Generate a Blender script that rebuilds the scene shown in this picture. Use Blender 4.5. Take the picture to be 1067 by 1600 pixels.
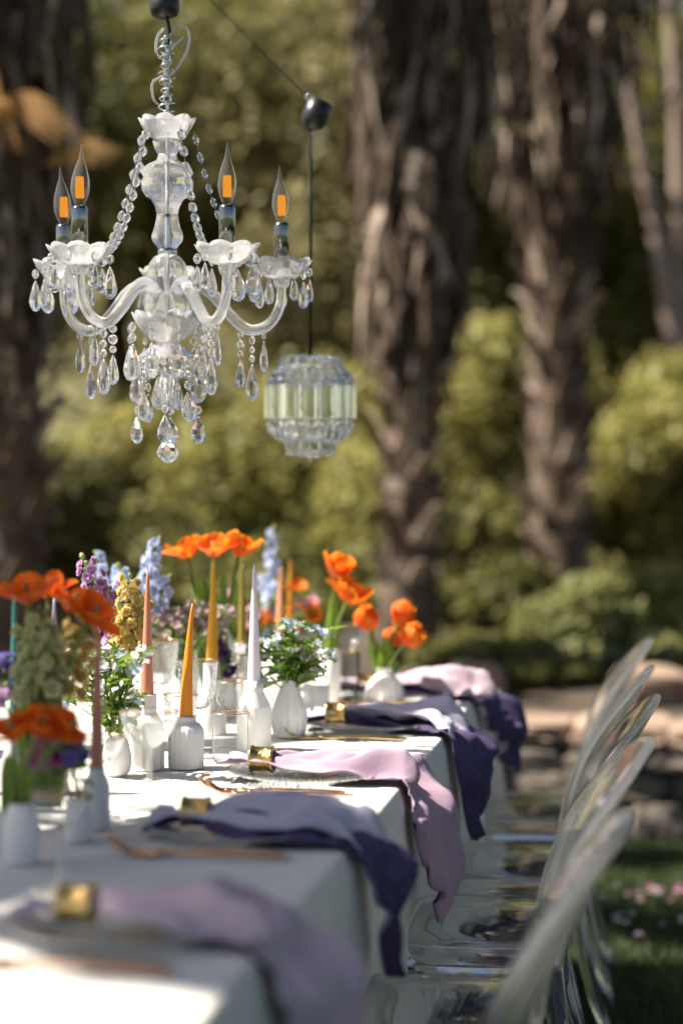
import bpy, math, random
import numpy as np
from mathutils import Vector, Matrix, Euler

for _o in list(bpy.data.objects):
    bpy.data.objects.remove(_o)
S = bpy.context.scene
COL = S.collection
rad = math.radians
rnd = random.Random(11)

# ------------------------------------------------------------------ camera
F = 3000.0                  # focal length in photograph pixels (1067 x 1600)
CZ, TZ = 1.28, 0.76         # camera height, table height
YAW, PITCH = math.atan(496.5 / F), math.atan(50.0 / F)
cam_d = bpy.data.cameras.new('camera')
cam = bpy.data.objects.new('camera', cam_d)
COL.objects.link(cam)
cam.location = (0, 0, CZ)
cam.rotation_euler = (rad(90) - PITCH, 0, YAW)
cam_d.sensor_fit = 'VERTICAL'
cam_d.sensor_height = 36.0
cam_d.lens = F / 1600.0 * 36.0
cam_d.clip_start = 0.05
cam_d.clip_end = 500
cam_d.dof.use_dof = True
cam_d.dof.focus_distance = 3.5
cam_d.dof.aperture_fstop = 1.45
S.camera = cam

# ------------------------------------------------------------------ sky and sun
SUN_EL, SUN_AZ = rad(50), rad(99)     # azimuth measured from +Y towards -X
to_sun = Vector((-math.sin(SUN_AZ) * math.cos(SUN_EL), math.cos(SUN_AZ) * math.cos(SUN_EL), math.sin(SUN_EL)))
W = bpy.data.worlds.new('World')
S.world = W
W.use_nodes = True
nt = W.node_tree
nt.nodes.clear()
sky = nt.nodes.new('ShaderNodeTexSky')
sky.sky_type = 'NISHITA'
sky.sun_disc = False
sky.sun_elevation = SUN_EL
sky.sun_rotation = math.atan2(to_sun.x, to_sun.y)
bg = nt.nodes.new('ShaderNodeBackground')
bg.inputs['Strength'].default_value = 0.05
sky.dust_density = 1.5
sky.ozone_density = 1.0
sky.air_density = 0.9
wo = nt.nodes.new('ShaderNodeOutputWorld')
nt.links.new(sky.outputs[0], bg.inputs[0])
nt.links.new(bg.outputs[0], wo.inputs[0])
sun_d = bpy.data.lights.new('sun', 'SUN')
sun_d.energy = 5.0
sun_d.angle = rad(0.53)
sun_d.color = (1.0, 0.93, 0.82)
sun = bpy.data.objects.new('sun', sun_d)
COL.objects.link(sun)
sun.location = (-8, 2, 12)
sun.rotation_euler = to_sun.to_track_quat('Z', 'Y').to_euler()

S.view_settings.view_transform = 'Standard'
S.view_settings.look = 'None'
S.view_settings.exposure = 1.42
S.view_settings.gamma = 1.0
S.render.engine = 'CYCLES'
cy = S.cycles
cy.use_denoising = True
cy.max_bounces = 20
cy.transmission_bounces = 18
cy.glossy_bounces = 6
cy.diffuse_bounces = 3
cy.transparent_max_bounces = 40
cy.sample_clamp_indirect = 6.0
cy.caustics_refractive = True
cy.caustics_reflective = False
cy.blur_glossy = 0.5

# ------------------------------------------------------------------ pixel -> place
FW = Vector((-math.sin(YAW) * math.cos(PITCH), math.cos(YAW) * math.cos(PITCH), -math.sin(PITCH)))
RT = Vector((math.cos(YAW), math.sin(YAW), 0))
UP = RT.cross(FW)
CAM = Vector((0, 0, CZ))


def ray(px, py):
    return FW + RT * ((px - 533.5) / F) + UP * ((800 - py) / F)


def PY(px, py, Y):
    d = ray(px, py)
    return CAM + d * (Y / d.y)


def PZ(px, py, z=TZ):
    d = ray(px, py)
    return CAM + d * ((z - CZ) / d.z)


def kpx(p):
    return (Vector(p) - CAM).dot(FW) / F     # metres in one photograph pixel at p


# ------------------------------------------------------------------ materials
MATS = {}


def new_mat(name):
    m = bpy.data.materials.new(name)
    m.use_nodes = True
    t = m.node_tree
    t.nodes.clear()
    out = t.nodes.new('ShaderNodeOutputMaterial')
    MATS[name] = m
    return m, t, out


def noise_col(t, c1, c2, scale, detail=4.0, lo=0.35, hi=0.65, coord='Object', dist=0.0):
    tc = t.nodes.new('ShaderNodeTexCoord')
    nz = t.nodes.new('ShaderNodeTexNoise')
    nz.inputs['Scale'].default_value = scale
    nz.inputs['Detail'].default_value = detail
    nz.inputs['Distortion'].default_value = dist
    if coord == 'World':
        g = t.nodes.new('ShaderNodeNewGeometry')
        t.links.new(g.outputs['Position'], nz.inputs['Vector'])
    else:
        t.links.new(tc.outputs[coord], nz.inputs['Vector'])
    r = t.nodes.new('ShaderNodeValToRGB')
    r.color_ramp.elements[0].position = lo
    r.color_ramp.elements[1].position = hi
    r.color_ramp.elements[0].color = (*c1, 1)
    r.color_ramp.elements[1].color = (*c2, 1)
    t.links.new(nz.outputs['Fac'], r.inputs['Fac'])
    return r.outputs['Color'], nz


def std(name, c1, c2=None, rough=0.6, metal=0.0, scale=20, bump=0.0, bscale=60, trans=0.0, coord='Object', spec=0.5, sss=0.0, weave=0):
    m, t, out = new_mat(name)
    b = t.nodes.new('ShaderNodeBsdfPrincipled')
    b.inputs['Roughness'].default_value = rough
    b.inputs['Metallic'].default_value = metal
    b.inputs['Specular IOR Level'].default_value = spec
    if sss:
        b.inputs['Subsurface Weight'].default_value = sss
        b.inputs['Subsurface Radius'].default_value = (0.008, 0.005, 0.003)
        b.inputs['Subsurface Scale'].default_value = 1.0
    c2 = c2 or tuple(x * 0.85 for x in c1)
    col, _ = noise_col(t, c1, c2, scale, coord=coord)
    t.links.new(col, b.inputs['Base Color'])
    if bump:
        tc = t.nodes.new('ShaderNodeTexCoord')
        nz = t.nodes.new('ShaderNodeTexNoise')
        nz.inputs['Scale'].default_value = bscale
        nz.inputs['Detail'].default_value = 6
        t.links.new(tc.outputs['Object'], nz.inputs['Vector'])
        h = nz.outputs['Fac']
        if weave:
            acc = h
            for ax in ('X', 'Y', 'Z'):
                wv = t.nodes.new('ShaderNodeTexWave')
                wv.bands_direction = ax
                wv.inputs['Scale'].default_value = weave
                wv.inputs['Distortion'].default_value = 1.5
                wv.inputs['Detail'].default_value = 1.0
                t.links.new(tc.outputs['Object'], wv.inputs['Vector'])
                ad = t.nodes.new('ShaderNodeMath')
                ad.operation = 'MULTIPLY_ADD'
                ad.inputs[1].default_value = 0.12
                t.links.new(wv.outputs['Fac'], ad.inputs[0])
                t.links.new(acc, ad.inputs[2])
                acc = ad.outputs[0]
            h = acc
        bp = t.nodes.new('ShaderNodeBump')
        bp.inputs['Strength'].default_value = bump
        bp.inputs['Distance'].default_value = 0.004
        t.links.new(h, bp.inputs['Height'])
        t.links.new(bp.outputs['Normal'], b.inputs['Normal'])
    sh = b.outputs[0]
    if trans:
        tr = t.nodes.new('ShaderNodeBsdfTranslucent')
        t.links.new(col, tr.inputs['Color'])
        mx = t.nodes.new('ShaderNodeMixShader')
        mx.inputs[0].default_value = trans
        t.links.new(sh, mx.inputs[1])
        t.links.new(tr.outputs[0], mx.inputs[2])
        sh = mx.outputs[0]
    t.links.new(sh, out.inputs['Surface'])
    return m


def thin_glass(name, tint=(0.97, 0.98, 0.98), blend=0.14, rough=0.03, bump=0.0, bscale=90, haze=0.0):
    m, t, out = new_mat(name)
    tr = t.nodes.new('ShaderNodeBsdfTransparent')
    tr.inputs[0].default_value = (*tint, 1)
    gl = t.nodes.new('ShaderNodeBsdfGlossy')
    gl.inputs['Roughness'].default_value = rough
    lw = t.nodes.new('ShaderNodeLayerWeight')
    lw.inputs['Blend'].default_value = blend
    if bump:
        tc = t.nodes.new('ShaderNodeTexCoord')
        vo = t.nodes.new('ShaderNodeTexVoronoi')
        vo.inputs['Scale'].default_value = bscale
        t.links.new(tc.outputs['Object'], vo.inputs['Vector'])
        bp = t.nodes.new('ShaderNodeBump')
        bp.inputs['Strength'].default_value = bump
        bp.inputs['Distance'].default_value = 0.006
        t.links.new(vo.outputs['Distance'], bp.inputs['Height'])
        t.links.new(bp.outputs[0], gl.inputs['Normal'])
        t.links.new(bp.outputs[0], lw.inputs['Normal'])
    mx = t.nodes.new('ShaderNodeMixShader')
    t.links.new(lw.outputs['Fresnel'], mx.inputs[0])
    t.links.new(tr.outputs[0], mx.inputs[1])
    t.links.new(gl.outputs[0], mx.inputs[2])
    sh = mx.outputs[0]
    if haze:
        tl = t.nodes.new('ShaderNodeBsdfTranslucent')
        tl.inputs[0].default_value = (0.9, 0.92, 0.9, 1)
        m2 = t.nodes.new('ShaderNodeMixShader')
        m2.inputs[0].default_value = haze
        t.links.new(sh, m2.inputs[1])
        t.links.new(tl.outputs[0], m2.inputs[2])
        sh = m2.outputs[0]
    t.links.new(sh, out.inputs['Surface'])
    return m


def solid_glass(name, col=(1, 1, 1), rough=0.02, sun_milk=0.12, ior=1.5, bump=0.0):
    m, t, out = new_mat(name)
    b = t.nodes.new('ShaderNodeBsdfPrincipled')
    b.inputs['Base Color'].default_value = (*col, 1)
    b.inputs['Roughness'].default_value = rough
    b.inputs['IOR'].default_value = ior
    b.inputs['Transmission Weight'].default_value = 1.0
    if bump:
        tc = t.nodes.new('ShaderNodeTexCoord')
        nz = t.nodes.new('ShaderNodeTexNoise')
        nz.inputs['Scale'].default_value = 120
        t.links.new(tc.outputs['Object'], nz.inputs['Vector'])
        bp = t.nodes.new('ShaderNodeBump')
        bp.inputs['Strength'].default_value = bump
        bp.inputs['Distance'].default_value = 0.004
        t.links.new(nz.outputs['Fac'], bp.inputs['Height'])
        t.links.new(bp.outputs[0], b.inputs['Normal'])
    sh = b.outputs[0]
    if sun_milk:  # white scatter stands in for sunlight sparkling inside the glass
        tl = t.nodes.new('ShaderNodeBsdfTranslucent')
        tl.inputs[0].default_value = (0.95, 0.95, 0.97, 1)
        df = t.nodes.new('ShaderNodeBsdfDiffuse')
        df.inputs[0].default_value = (0.95, 0.95, 0.97, 1)
        ad = t.nodes.new('ShaderNodeMixShader')
        t.links.new(tl.outputs[0], ad.inputs[1])
        t.links.new(df.outputs[0], ad.inputs[2])
        mx = t.nodes.new('ShaderNodeMixShader')
        mx.inputs[0].default_value = sun_milk
        t.links.new(sh, mx.inputs[1])
        t.links.new(ad.outputs[0], mx.inputs[2])
        sh = mx.outputs[0]
    t.links.new(sh, out.inputs['Surface'])
    return m


def petal_mat(name, base, edge, trans=0.5):
    """petal colour runs from base to edge through the 'edge' attribute of the petal mesh"""
    m, t, out = new_mat(name)
    at = t.nodes.new('ShaderNodeAttribute')
    at.attribute_name = 'edge'
    nz = t.nodes.new('ShaderNodeTexNoise')
    nz.inputs['Scale'].default_value = 60
    tc = t.nodes.new('ShaderNodeTexCoord')
    t.links.new(tc.outputs['Object'], nz.inputs['Vector'])
    ma = t.nodes.new('ShaderNodeMath')
    ma.operation = 'MULTIPLY_ADD'
    ma.inputs[1].default_value = 0.5
    ma.inputs[2].default_value = -0.25
    t.links.new(nz.outputs['Fac'], ma.inputs[0])
    ad = t.nodes.new('ShaderNodeMath')
    t.links.new(at.outputs['Fac'], ad.inputs[0])
    t.links.new(ma.outputs[0], ad.inputs[1])
    r = t.nodes.new('ShaderNodeValToRGB')
    r.color_ramp.elements[0].position = 0.15
    r.color_ramp.elements[0].color = (*base, 1)
    r.color_ramp.elements[1].color = (*edge, 1)
    t.links.new(ad.outputs[0], r.inputs[0])
    b = t.nodes.new('ShaderNodeBsdfPrincipled')
    b.inputs['Roughness'].default_value = 0.5
    b.inputs['Specular IOR Level'].default_value = 0.25
    t.links.new(r.outputs[0], b.inputs['Base Color'])
    tr = t.nodes.new('ShaderNodeBsdfTranslucent')
    t.links.new(r.outputs[0], tr.inputs[0])
    mx = t.nodes.new('ShaderNodeMixShader')
    mx.inputs[0].default_value = trans
    t.links.new(b.outputs[0], mx.inputs[1])
    t.links.new(tr.outputs[0], mx.inputs[2])
    t.links.new(mx.outputs[0], out.inputs['Surface'])
    return m


std('linen', (0.82, 0.79, 0.73), (0.78, 0.75, 0.69), 0.9, scale=6, bump=0.25, bscale=40, weave=260, trans=0.08, spec=0.1)
std('napkin_lilac', (0.52, 0.37, 0.46), (0.47, 0.33, 0.43), 0.9, scale=8, bump=0.25, bscale=60, weave=420, trans=0.15, spec=0.1)
std('napkin_pink', (0.70, 0.55, 0.61), (0.64, 0.49, 0.56), 0.9, scale=8, bump=0.25, bscale=60, weave=420, trans=0.15, spec=0.1)
std('napkin_lavender', (0.68, 0.63, 0.73), (0.62, 0.57, 0.68), 0.9, scale=8, bump=0.25, bscale=60, weave=420, trans=0.15, spec=0.1)
std('napkin_purple', (0.115, 0.088, 0.185), (0.095, 0.072, 0.155), 0.9, scale=8, bump=0.25, bscale=60, weave=420, trans=0.1, spec=0.1)
std('ceramic', (0.80, 0.78, 0.75), (0.74, 0.72, 0.69), 0.5, scale=14, bump=0.06, bscale=120, spec=0.4)
std('gold', (0.80, 0.55, 0.20), (0.62, 0.40, 0.13), 0.22, metal=1.0, scale=60, bump=0.6, bscale=110)
std('rose_gold', (0.82, 0.46, 0.26), (0.72, 0.38, 0.2), 0.2, metal=1.0, scale=40)
std('gold_cutlery', (0.80, 0.58, 0.26), (0.70, 0.48, 0.2), 0.2, metal=1.0, scale=40)
std('chrome', (0.85, 0.85, 0.84), (0.7, 0.7, 0.7), 0.08, metal=1.0, scale=30)
std('darkened_chrome', (0.36, 0.36, 0.33), (0.22, 0.22, 0.20), 0.12, metal=1.0, scale=30)  # chrome darkened in colour to stand for dark reflections on the sleeves
std('black_plastic', (0.012, 0.012, 0.013), (0.02, 0.02, 0.02), 0.35, scale=30)
std('dark_metal', (0.03, 0.03, 0.03), (0.05, 0.05, 0.05), 0.4, metal=0.6, scale=30)
std('green_cable', (0.008, 0.016, 0.009), (0.014, 0.022, 0.014), 0.8, scale=30, spec=0.15)
std('steel_wire', (0.30, 0.27, 0.22), (0.3, 0.3, 0.28), 0.35, metal=0.8, scale=30)
std('wick', (0.35, 0.16, 0.06), (0.2, 0.1, 0.05), 0.9)
for nm, c in dict(terracotta=(0.66, 0.27, 0.17), orange=(0.78, 0.30, 0.02), golden=(0.83, 0.40, 0.02), olive=(0.28, 0.22, 0.04), white=(0.80, 0.74, 0.80), peach=(0.76, 0.36, 0.20), teal=(0.05, 0.25, 0.22), lilac=(0.50, 0.42, 0.62)).items():
    std('wax_' + nm, c, tuple(x * 0.93 for x in c), 0.38, scale=12, sss=0.25, trans=0.12)
thin_glass('glass', blend=0.06, haze=0.06)
thin_glass('glass_cut', blend=0.18, bump=0.7, bscale=130, haze=0.11)
thin_glass('glass_hobnail', blend=0.26, bump=1.0, bscale=75, haze=0.14, tint=(0.95, 0.98, 0.97))
thin_glass('glass_coupe', blend=0.10, haze=0.16)
thin_glass('glass_smoky', blend=0.16, tint=(0.78, 0.80, 0.82))
thin_glass('bulb_glass', blend=0.14, haze=0.05)
solid_glass('crystal', rough=0.03, sun_milk=0.22, bump=0.10)
solid_glass('crystal_drop', rough=0.01, sun_milk=0.08)
solid_glass('prism', rough=0.01, sun_milk=0.03, col=(0.95, 0.99, 0.98))
solid_glass('polycarbonate', rough=0.012, sun_milk=0.035, col=(0.995, 0.995, 0.995), ior=1.5)
m_, t_, o_ = new_mat('filament')
e_ = t_.nodes.new('ShaderNodeEmission')
e_.inputs[0].default_value = (1.0, 0.36, 0.03, 1)
e_.inputs[1].default_value = 0.34
t_.links.new(e_.outputs[0], o_.inputs[0])

petal_mat('petal_orange', (0.80, 0.105, 0.010), (0.88, 0.34, 0.02))
petal_mat('petal_red_orange', (0.74, 0.085, 0.010), (0.86, 0.24, 0.015))
petal_mat('petal_blue', (0.48, 0.55, 0.80), (0.66, 0.72, 0.86))
petal_mat('petal_sky', (0.50, 0.62, 0.78), (0.68, 0.76, 0.84))
petal_mat('petal_lilac', (0.55, 0.30, 0.58), (0.68, 0.46, 0.68))
petal_mat('petal_yellow', (0.80, 0.56, 0.12), (0.84, 0.72, 0.34))
petal_mat('petal_cream', (0.66, 0.62, 0.24), (0.80, 0.80, 0.52))
petal_mat('petal_pink', (0.70, 0.30, 0.42), (0.80, 0.52, 0.58))
petal_mat('petal_magenta', (0.55, 0.10, 0.30), (0.66, 0.25, 0.45))
petal_mat('petal_purple', (0.06, 0.010, 0.12), (0.10, 0.02, 0.19))
petal_mat('petal_violet', (0.14, 0.10, 0.40), (0.25, 0.2, 0.5))
petal_mat('petal_mauve', (0.40, 0.26, 0.30), (0.56, 0.42, 0.44))
petal_mat('petal_white', (0.80, 0.80, 0.74), (0.84, 0.84, 0.82))
std('stem_green', (0.20, 0.29, 0.05), (0.13, 0.21, 0.035), 0.5, scale=30, trans=0.25)
std('leaf_green', (0.10, 0.19, 0.03), (0.17, 0.27, 0.05), 0.45, scale=25, trans=0.35)
std('leaf_bright', (0.24, 0.36, 0.04), (0.17, 0.28, 0.04), 0.45, scale=25, trans=0.4)
std('bud_green', (0.40, 0.46, 0.18), (0.3, 0.38, 0.12), 0.6, scale=30, trans=0.3)

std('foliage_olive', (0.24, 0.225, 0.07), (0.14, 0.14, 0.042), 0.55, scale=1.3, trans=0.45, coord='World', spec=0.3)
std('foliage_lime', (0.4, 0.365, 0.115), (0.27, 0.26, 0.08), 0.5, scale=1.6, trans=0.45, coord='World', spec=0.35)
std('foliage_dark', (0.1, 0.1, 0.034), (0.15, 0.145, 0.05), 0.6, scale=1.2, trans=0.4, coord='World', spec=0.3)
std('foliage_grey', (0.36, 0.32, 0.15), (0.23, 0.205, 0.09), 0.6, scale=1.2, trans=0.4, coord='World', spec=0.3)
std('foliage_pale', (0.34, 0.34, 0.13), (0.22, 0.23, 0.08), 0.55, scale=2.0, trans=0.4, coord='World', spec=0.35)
std('bark_palm', (0.07, 0.045, 0.029), (0.15, 0.105, 0.074), 0.9, scale=9, bump=0.8, bscale=25, coord='World')
std('palm_fibre', (0.05, 0.032, 0.02), (0.12, 0.08, 0.052), 0.9, scale=7, coord='World')
std('palm_husk_sunlit', (0.5, 0.39, 0.3), (0.29, 0.215, 0.155), 0.75, scale=7, coord='World')  # pale stalks, lightened further to stand for sun highlights on the trunks
std('bark_pale', (0.36, 0.27, 0.22), (0.25, 0.18, 0.15), 0.8, scale=6, bump=0.3, bscale=20, coord='World')
std('bark_dark', (0.050, 0.036, 0.025), (0.09, 0.065, 0.045), 0.9, scale=5, bump=0.6, bscale=20, coord='World')
std('dry_frond', (0.42, 0.22, 0.06), (0.30, 0.17, 0.05), 0.6, scale=5, trans=0.4, coord='World')
std('palm_leaf', (0.06, 0.09, 0.02), (0.10, 0.12, 0.03), 0.5, scale=3, trans=0.3, coord='World')
std('stone', (0.19, 0.155, 0.125), (0.075, 0.065, 0.056), 0.9, scale=6, bump=0.8, bscale=22, coord='World')
std('stone_cap', (0.34, 0.235, 0.165), (0.24, 0.165, 0.115), 0.9, scale=5, bump=0.7, bscale=22, coord='World')
std('mortar', (0.07, 0.06, 0.05), (0.05, 0.045, 0.04), 0.95, scale=9, bump=0.5, bscale=30)
std('hillside', (0.22, 0.20, 0.085), (0.15, 0.14, 0.055), 0.95, scale=.6, bump=0.6, bscale=3)
std('soil', (0.045, 0.033, 0.021), (0.07, 0.052, 0.032), 0.95, scale=3, bump=0.6, bscale=12)
std('lawn', (0.022, 0.033, 0.010), (0.035, 0.045, 0.014), 0.95, scale=4, bump=0.5, bscale=30)
std('grass', (0.035, 0.064, 0.014), (0.058, 0.085, 0.020), 0.6, scale=2.5, trans=0.3, coord='World')
std('wood', (0.22, 0.14, 0.08), (0.16, 0.1, 0.055), 0.6, scale=8)


# ------------------------------------------------------------------ mesh building
class MB:
    def __init__(self):
        self.v, self.f, self.a = [], [], None

    def add(self, v, f, M=None):
        n = len(self.v)
        self.v += [tuple(M @ Vector(p)) for p in v] if M is not None else [tuple(p) for p in v]
        self.f += [tuple(i + n for i in q) for q in f]
        return self

    def lathe(self, prof, n=32, M=None, mod=None, phase=0.0):
        """revolve (r, z) pairs; mod(theta, i, r, z) -> (r, z)"""
        v, f, rows = [], [], []
        for i, (r, z) in enumerate(prof):
            if r <= 1e-6:
                rows.append([len(v)])
                v.append((0, 0, z))
            else:
                row = []
                for k in range(n):
                    th = 2 * math.pi * k / n + phase
                    rr, zz = mod(th, i, r, z) if mod else (r, z)
                    row.append(len(v))
                    v.append((rr * math.cos(th), rr * math.sin(th), zz))
                rows.append(row)
        for a, b in zip(rows, rows[1:]):
            for k in range(n):
                k2 = (k + 1) % n
                if len(a) == 1 and len(b) == 1:
                    continue
                if len(a) == 1:
                    f.append((a[0], b[k2], b[k]))
                elif len(b) == 1:
                    f.append((a[k], a[k2], b[0]))
                else:
                    f.append((a[k], a[k2], b[k2], b[k]))
        return self.add(v, f, M)

    def tube(self, pts, radii, n=8, cap=True):
        pts = [Vector(p) for p in pts]
        if not hasattr(radii, '__len__'):
            radii = [radii] * len(pts)
        v, f = [], []
        ref = None
        for i, p in enumerate(pts):
            t = (pts[min(i + 1, len(pts) - 1)] - pts[max(i - 1, 0)]).normalized()
            if ref is None:
                ref = Vector((1, 0, 0)) if abs(t.x) < 0.8 else Vector((0, 1, 0))
            a = (ref - t * ref.dot(t)).normalized()
            ref = a
            b = t.cross(a)
            for k in range(n):
                th = 2 * math.pi * k / n
                v.append(p + (a * math.cos(th) + b * math.sin(th)) * radii[i])
        for i in range(len(pts) - 1):
            for k in range(n):
                k2 = (k + 1) % n
                f.append((i * n + k, i * n + k2, (i + 1) * n + k2, (i + 1) * n + k))
        if cap:
            f.append(tuple(range(n))[::-1])
            f.append(tuple((len(pts) - 1) * n + k for k in range(n)))
        return self.add(v, f)

    def box(self, c, s, M=None):
        x, y, z = c
        a, b, d = s[0] / 2, s[1] / 2, s[2] / 2
        v = [(x + i * a, y + j * b, z + k * d) for i in (-1, 1) for j in (-1, 1) for k in (-1, 1)]
        f = [(0, 1, 3, 2), (4, 6, 7, 5), (0, 4, 5, 1), (2, 3, 7, 6), (0, 2, 6, 4), (1, 5, 7, 3)]
        return self.add(v, f, M)

    def grid(self, fn, nu, nv):
        v = [fn(i / (nu - 1), j / (nv - 1)) for i in range(nu) for j in range(nv)]
        f = [(i * nv + j, (i + 1) * nv + j, (i + 1) * nv + j + 1, i * nv + j + 1) for i in range(nu - 1) for j in range(nv - 1)]
        return self.add(v, f)

    def mesh(self, name, mat, smooth=True):
        me = bpy.data.meshes.new(name)
        me.from_pydata(self.v, [], self.f)
        if mat:
            me.materials.append(MATS[mat])
        if smooth:
            me.polygons.foreach_set('use_smooth', [True] * len(me.polygons))
        if self.a is not None:
            at = me.attributes.new('edge', 'FLOAT', 'POINT')
            at.data.foreach_set('value', self.a)
        me.update()
        return me


def obj(name, me, parent=None, loc=None, rot=None, scale=None, mat=None, smooth=True):
    if isinstance(me, MB):
        me = me.mesh(name, mat, smooth)
    o = bpy.data.objects.new(name, me)
    COL.objects.link(o)
    if parent is not None:
        o.parent = parent
    if loc is not None:
        o.location = loc
    if rot is not None:
        o.rotation_euler = rot
    if scale is not None:
        o.scale = (scale,) * 3 if not hasattr(scale, '__len__') else scale
    return o


def tag(o, label, cat, group=None):
    o['label'] = label
    o['category'] = cat
    if group:
        o['group'] = group
    return o


def thing(name, label, cat, loc=(0, 0, 0), rz=0.0, group=None):
    o = bpy.data.objects.new(name, None)
    COL.objects.link(o)
    o.empty_display_size = 0.05
    o.location = loc
    o.rotation_euler = (0, 0, rz)
    return tag(o, label, cat, group)


def struct(o):
    o['kind'] = 'structure'
    return o


def copy_tree(o, parent=None):
    c = o.copy()
    COL.objects.link(c)
    c.parent = parent
    for ch in o.children:
        copy_tree(ch, c)
    return c


def solidify(o, t, offset=0.0, sub=0):
    md = o.modifiers.new('thickness', 'SOLIDIFY')
    md.thickness = t
    md.offset = offset
    if sub:
        sb = o.modifiers.new('smooth', 'SUBSURF')
        sb.levels = sb.render_levels = sub
    return o


def sstep(a, b, x):
    t = max(0.0, min(1.0, (x - a) / (b - a)))
    return t * t * (3 - 2 * t)


def bez(pts, n):
    """smooth curve through pts (Catmull-Rom)"""
    P = [Vector(p) for p in pts]
    P = [P[0] * 2 - P[1]] + P + [P[-1] * 2 - P[-2]]
    out = []
    m = len(P) - 3
    for i in range(n + 1):
        u = i / n * m
        k = min(int(u), m - 1)
        t = u - k
        a, b, c, d = P[k:k + 4]
        out.append(0.5 * ((2 * b) + (c - a) * t + (2 * a - 5 * b + 4 * c - d) * t * t + (3 * b - a - 3 * c + d) * t ** 3))
    return out


# ------------------------------------------------------------------ foliage as leaf-sized faces
def leaf_cloud(name, mat, clumps, n, size, seed, parent=None, shell=0.55, droop=0.0, aspect=2.0):
    """n kite-shaped leaves spread through ellipsoid clumps [(centre, (rx, ry, rz))]"""
    g = np.random.default_rng(seed)
    cs = np.array([c for c, r in clumps], float)
    rs = np.array([r for c, r in clumps], float)
    wts = rs.prod(1) ** (2 / 3)
    idx = g.choice(len(clumps), n, p=wts / wts.sum())
    d = g.normal(size=(n, 3))
    d /= np.linalg.norm(d, axis=1)[:, None]
    rr = (shell + (1 - shell) * g.random(n)) * (0.85 + 0.3 * g.random(n))
    inner = g.random(n) < 0.35
    rr[inner] = g.random(inner.sum()) ** 0.5
    p = cs[idx] + d * rs[idx] * rr[:, None]
    a = g.normal(size=(n, 3))
    a[:, 2] -= droop
    a /= np.linalg.norm(a, axis=1)[:, None]
    nn = d * 0.7 + g.normal(size=(n, 3)) * 0.8 + np.array([-0.25, 0, 0.35])
    b = np.cross(nn, a)
    b /= np.linalg.norm(b, axis=1)[:, None] + 1e-9
    s = size * (0.6 + 0.8 * g.random(n))[:, None]
    v = np.stack([p - a * s * 0.5, p + b * s * 0.5 / aspect, p + a * s * 0.5, p - b * s * 0.5 / aspect], 1).reshape(-1, 3)
    if parent is not None:
        v = v - np.array(parent.location)
    me = bpy.data.meshes.new(name)
    me.vertices.add(4 * n)
    me.vertices.foreach_set('co', v.ravel())
    me.loops.add(4 * n)
    me.loops.foreach_set('vertex_index', np.arange(4 * n, dtype=np.int32))
    me.polygons.add(n)
    me.polygons.foreach_set('loop_start', np.arange(0, 4 * n, 4, dtype=np.int32))
    me.materials.append(MATS[mat])
    me.update(calc_edges=True)
    return obj(name, me, parent)


def clumpy(c, r, n, seed, rs=(0.30, 0.5)):
    """n lumps inside an ellipsoid of radii r around c: an uneven outline"""
    q = random.Random(seed)
    out = []
    for _ in range(n):
        d = Vector((q.gauss(0, 1), q.gauss(0, 1), q.gauss(0, 1))).normalized() * (q.random() ** 0.5)
        s = q.uniform(*rs)
        out.append(((c[0] + d.x * r[0] * 0.75, c[1] + d.y * r[1] * 0.75, c[2] + d.z * r[2] * 0.75),
                    (r[0] * s * q.uniform(.8, 1.2), r[1] * s * q.uniform(.8, 1.2), r[2] * s * q.uniform(.7, 1.1))))
    return out

# ------------------------------------------------------------------ ground, bed, hill
def sheet(name, x0, x1, y0, y1, zf, nx, ny, mat):
    return struct(obj(name, MB().grid(lambda u, w: (x0 + (x1 - x0) * u, y0 + (y1 - y0) * w, zf(x0 + (x1 - x0) * u, y0 + (y1 - y0) * w)), nx, ny), mat=mat))


WALL_Y = 6.95
sheet('lawn', -90, 90, -60, 120, lambda x, y: 0.0, 3, 3, 'lawn')
sheet('planting_bed', -14, 14, WALL_Y + 0.16, 16, lambda x, y: 0.36 + 0.05 * math.sin(x * 2.1 + y) + 0.04 * math.sin(y * 3.3 - x) + 0.04 * (y - 7), 60, 30, 'soil')
sheet('hill', -70, 70, 15.5, 90, lambda x, y: 0.6 + 11 * sstep(15, 45, y) + 9 * sstep(40, 90, y) + 0.5 * math.sin(x * .5) * math.sin(y * .4), 40, 30, 'hillside')


def grass_patch(name, x0, x1, y0, y1, n, seed):
    g = np.random.default_rng(seed)
    p = np.stack([g.uniform(x0, x1, n), g.uniform(y0, y1, n), np.zeros(n)], 1)
    h = g.uniform(0.02, 0.055, n)
    an = g.uniform(0, 6.28, n)
    side = np.stack([np.cos(an), np.sin(an), np.zeros(n)], 1) * g.uniform(0.0015, 0.003, n)[:, None]
    lean = np.stack([g.normal(0, .4, n), g.normal(0, .4, n), np.ones(n)], 1) * h[:, None]
    v = np.stack([p - side, p + side, p + lean], 1).reshape(-1, 3)
    me = bpy.data.meshes.new(name)
    me.vertices.add(3 * n)
    me.vertices.foreach_set('co', v.ravel())
    me.loops.add(3 * n)
    me.loops.foreach_set('vertex_index', np.arange(3 * n, dtype=np.int32))
    me.polygons.add(n)
    me.polygons.foreach_set('loop_start', np.arange(0, 3 * n, 3, dtype=np.int32))
    me.materials.append(MATS['grass'])
    me.update(calc_edges=True)
    o = obj(name, me)
    tag(o, 'short dark green lawn grass beside the long table', 'grass')
    o['kind'] = 'stuff'
    return o


grass_patch('grass', -2.6, 1.9, 2.0, WALL_Y - 0.05, 210000, 3)

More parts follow.
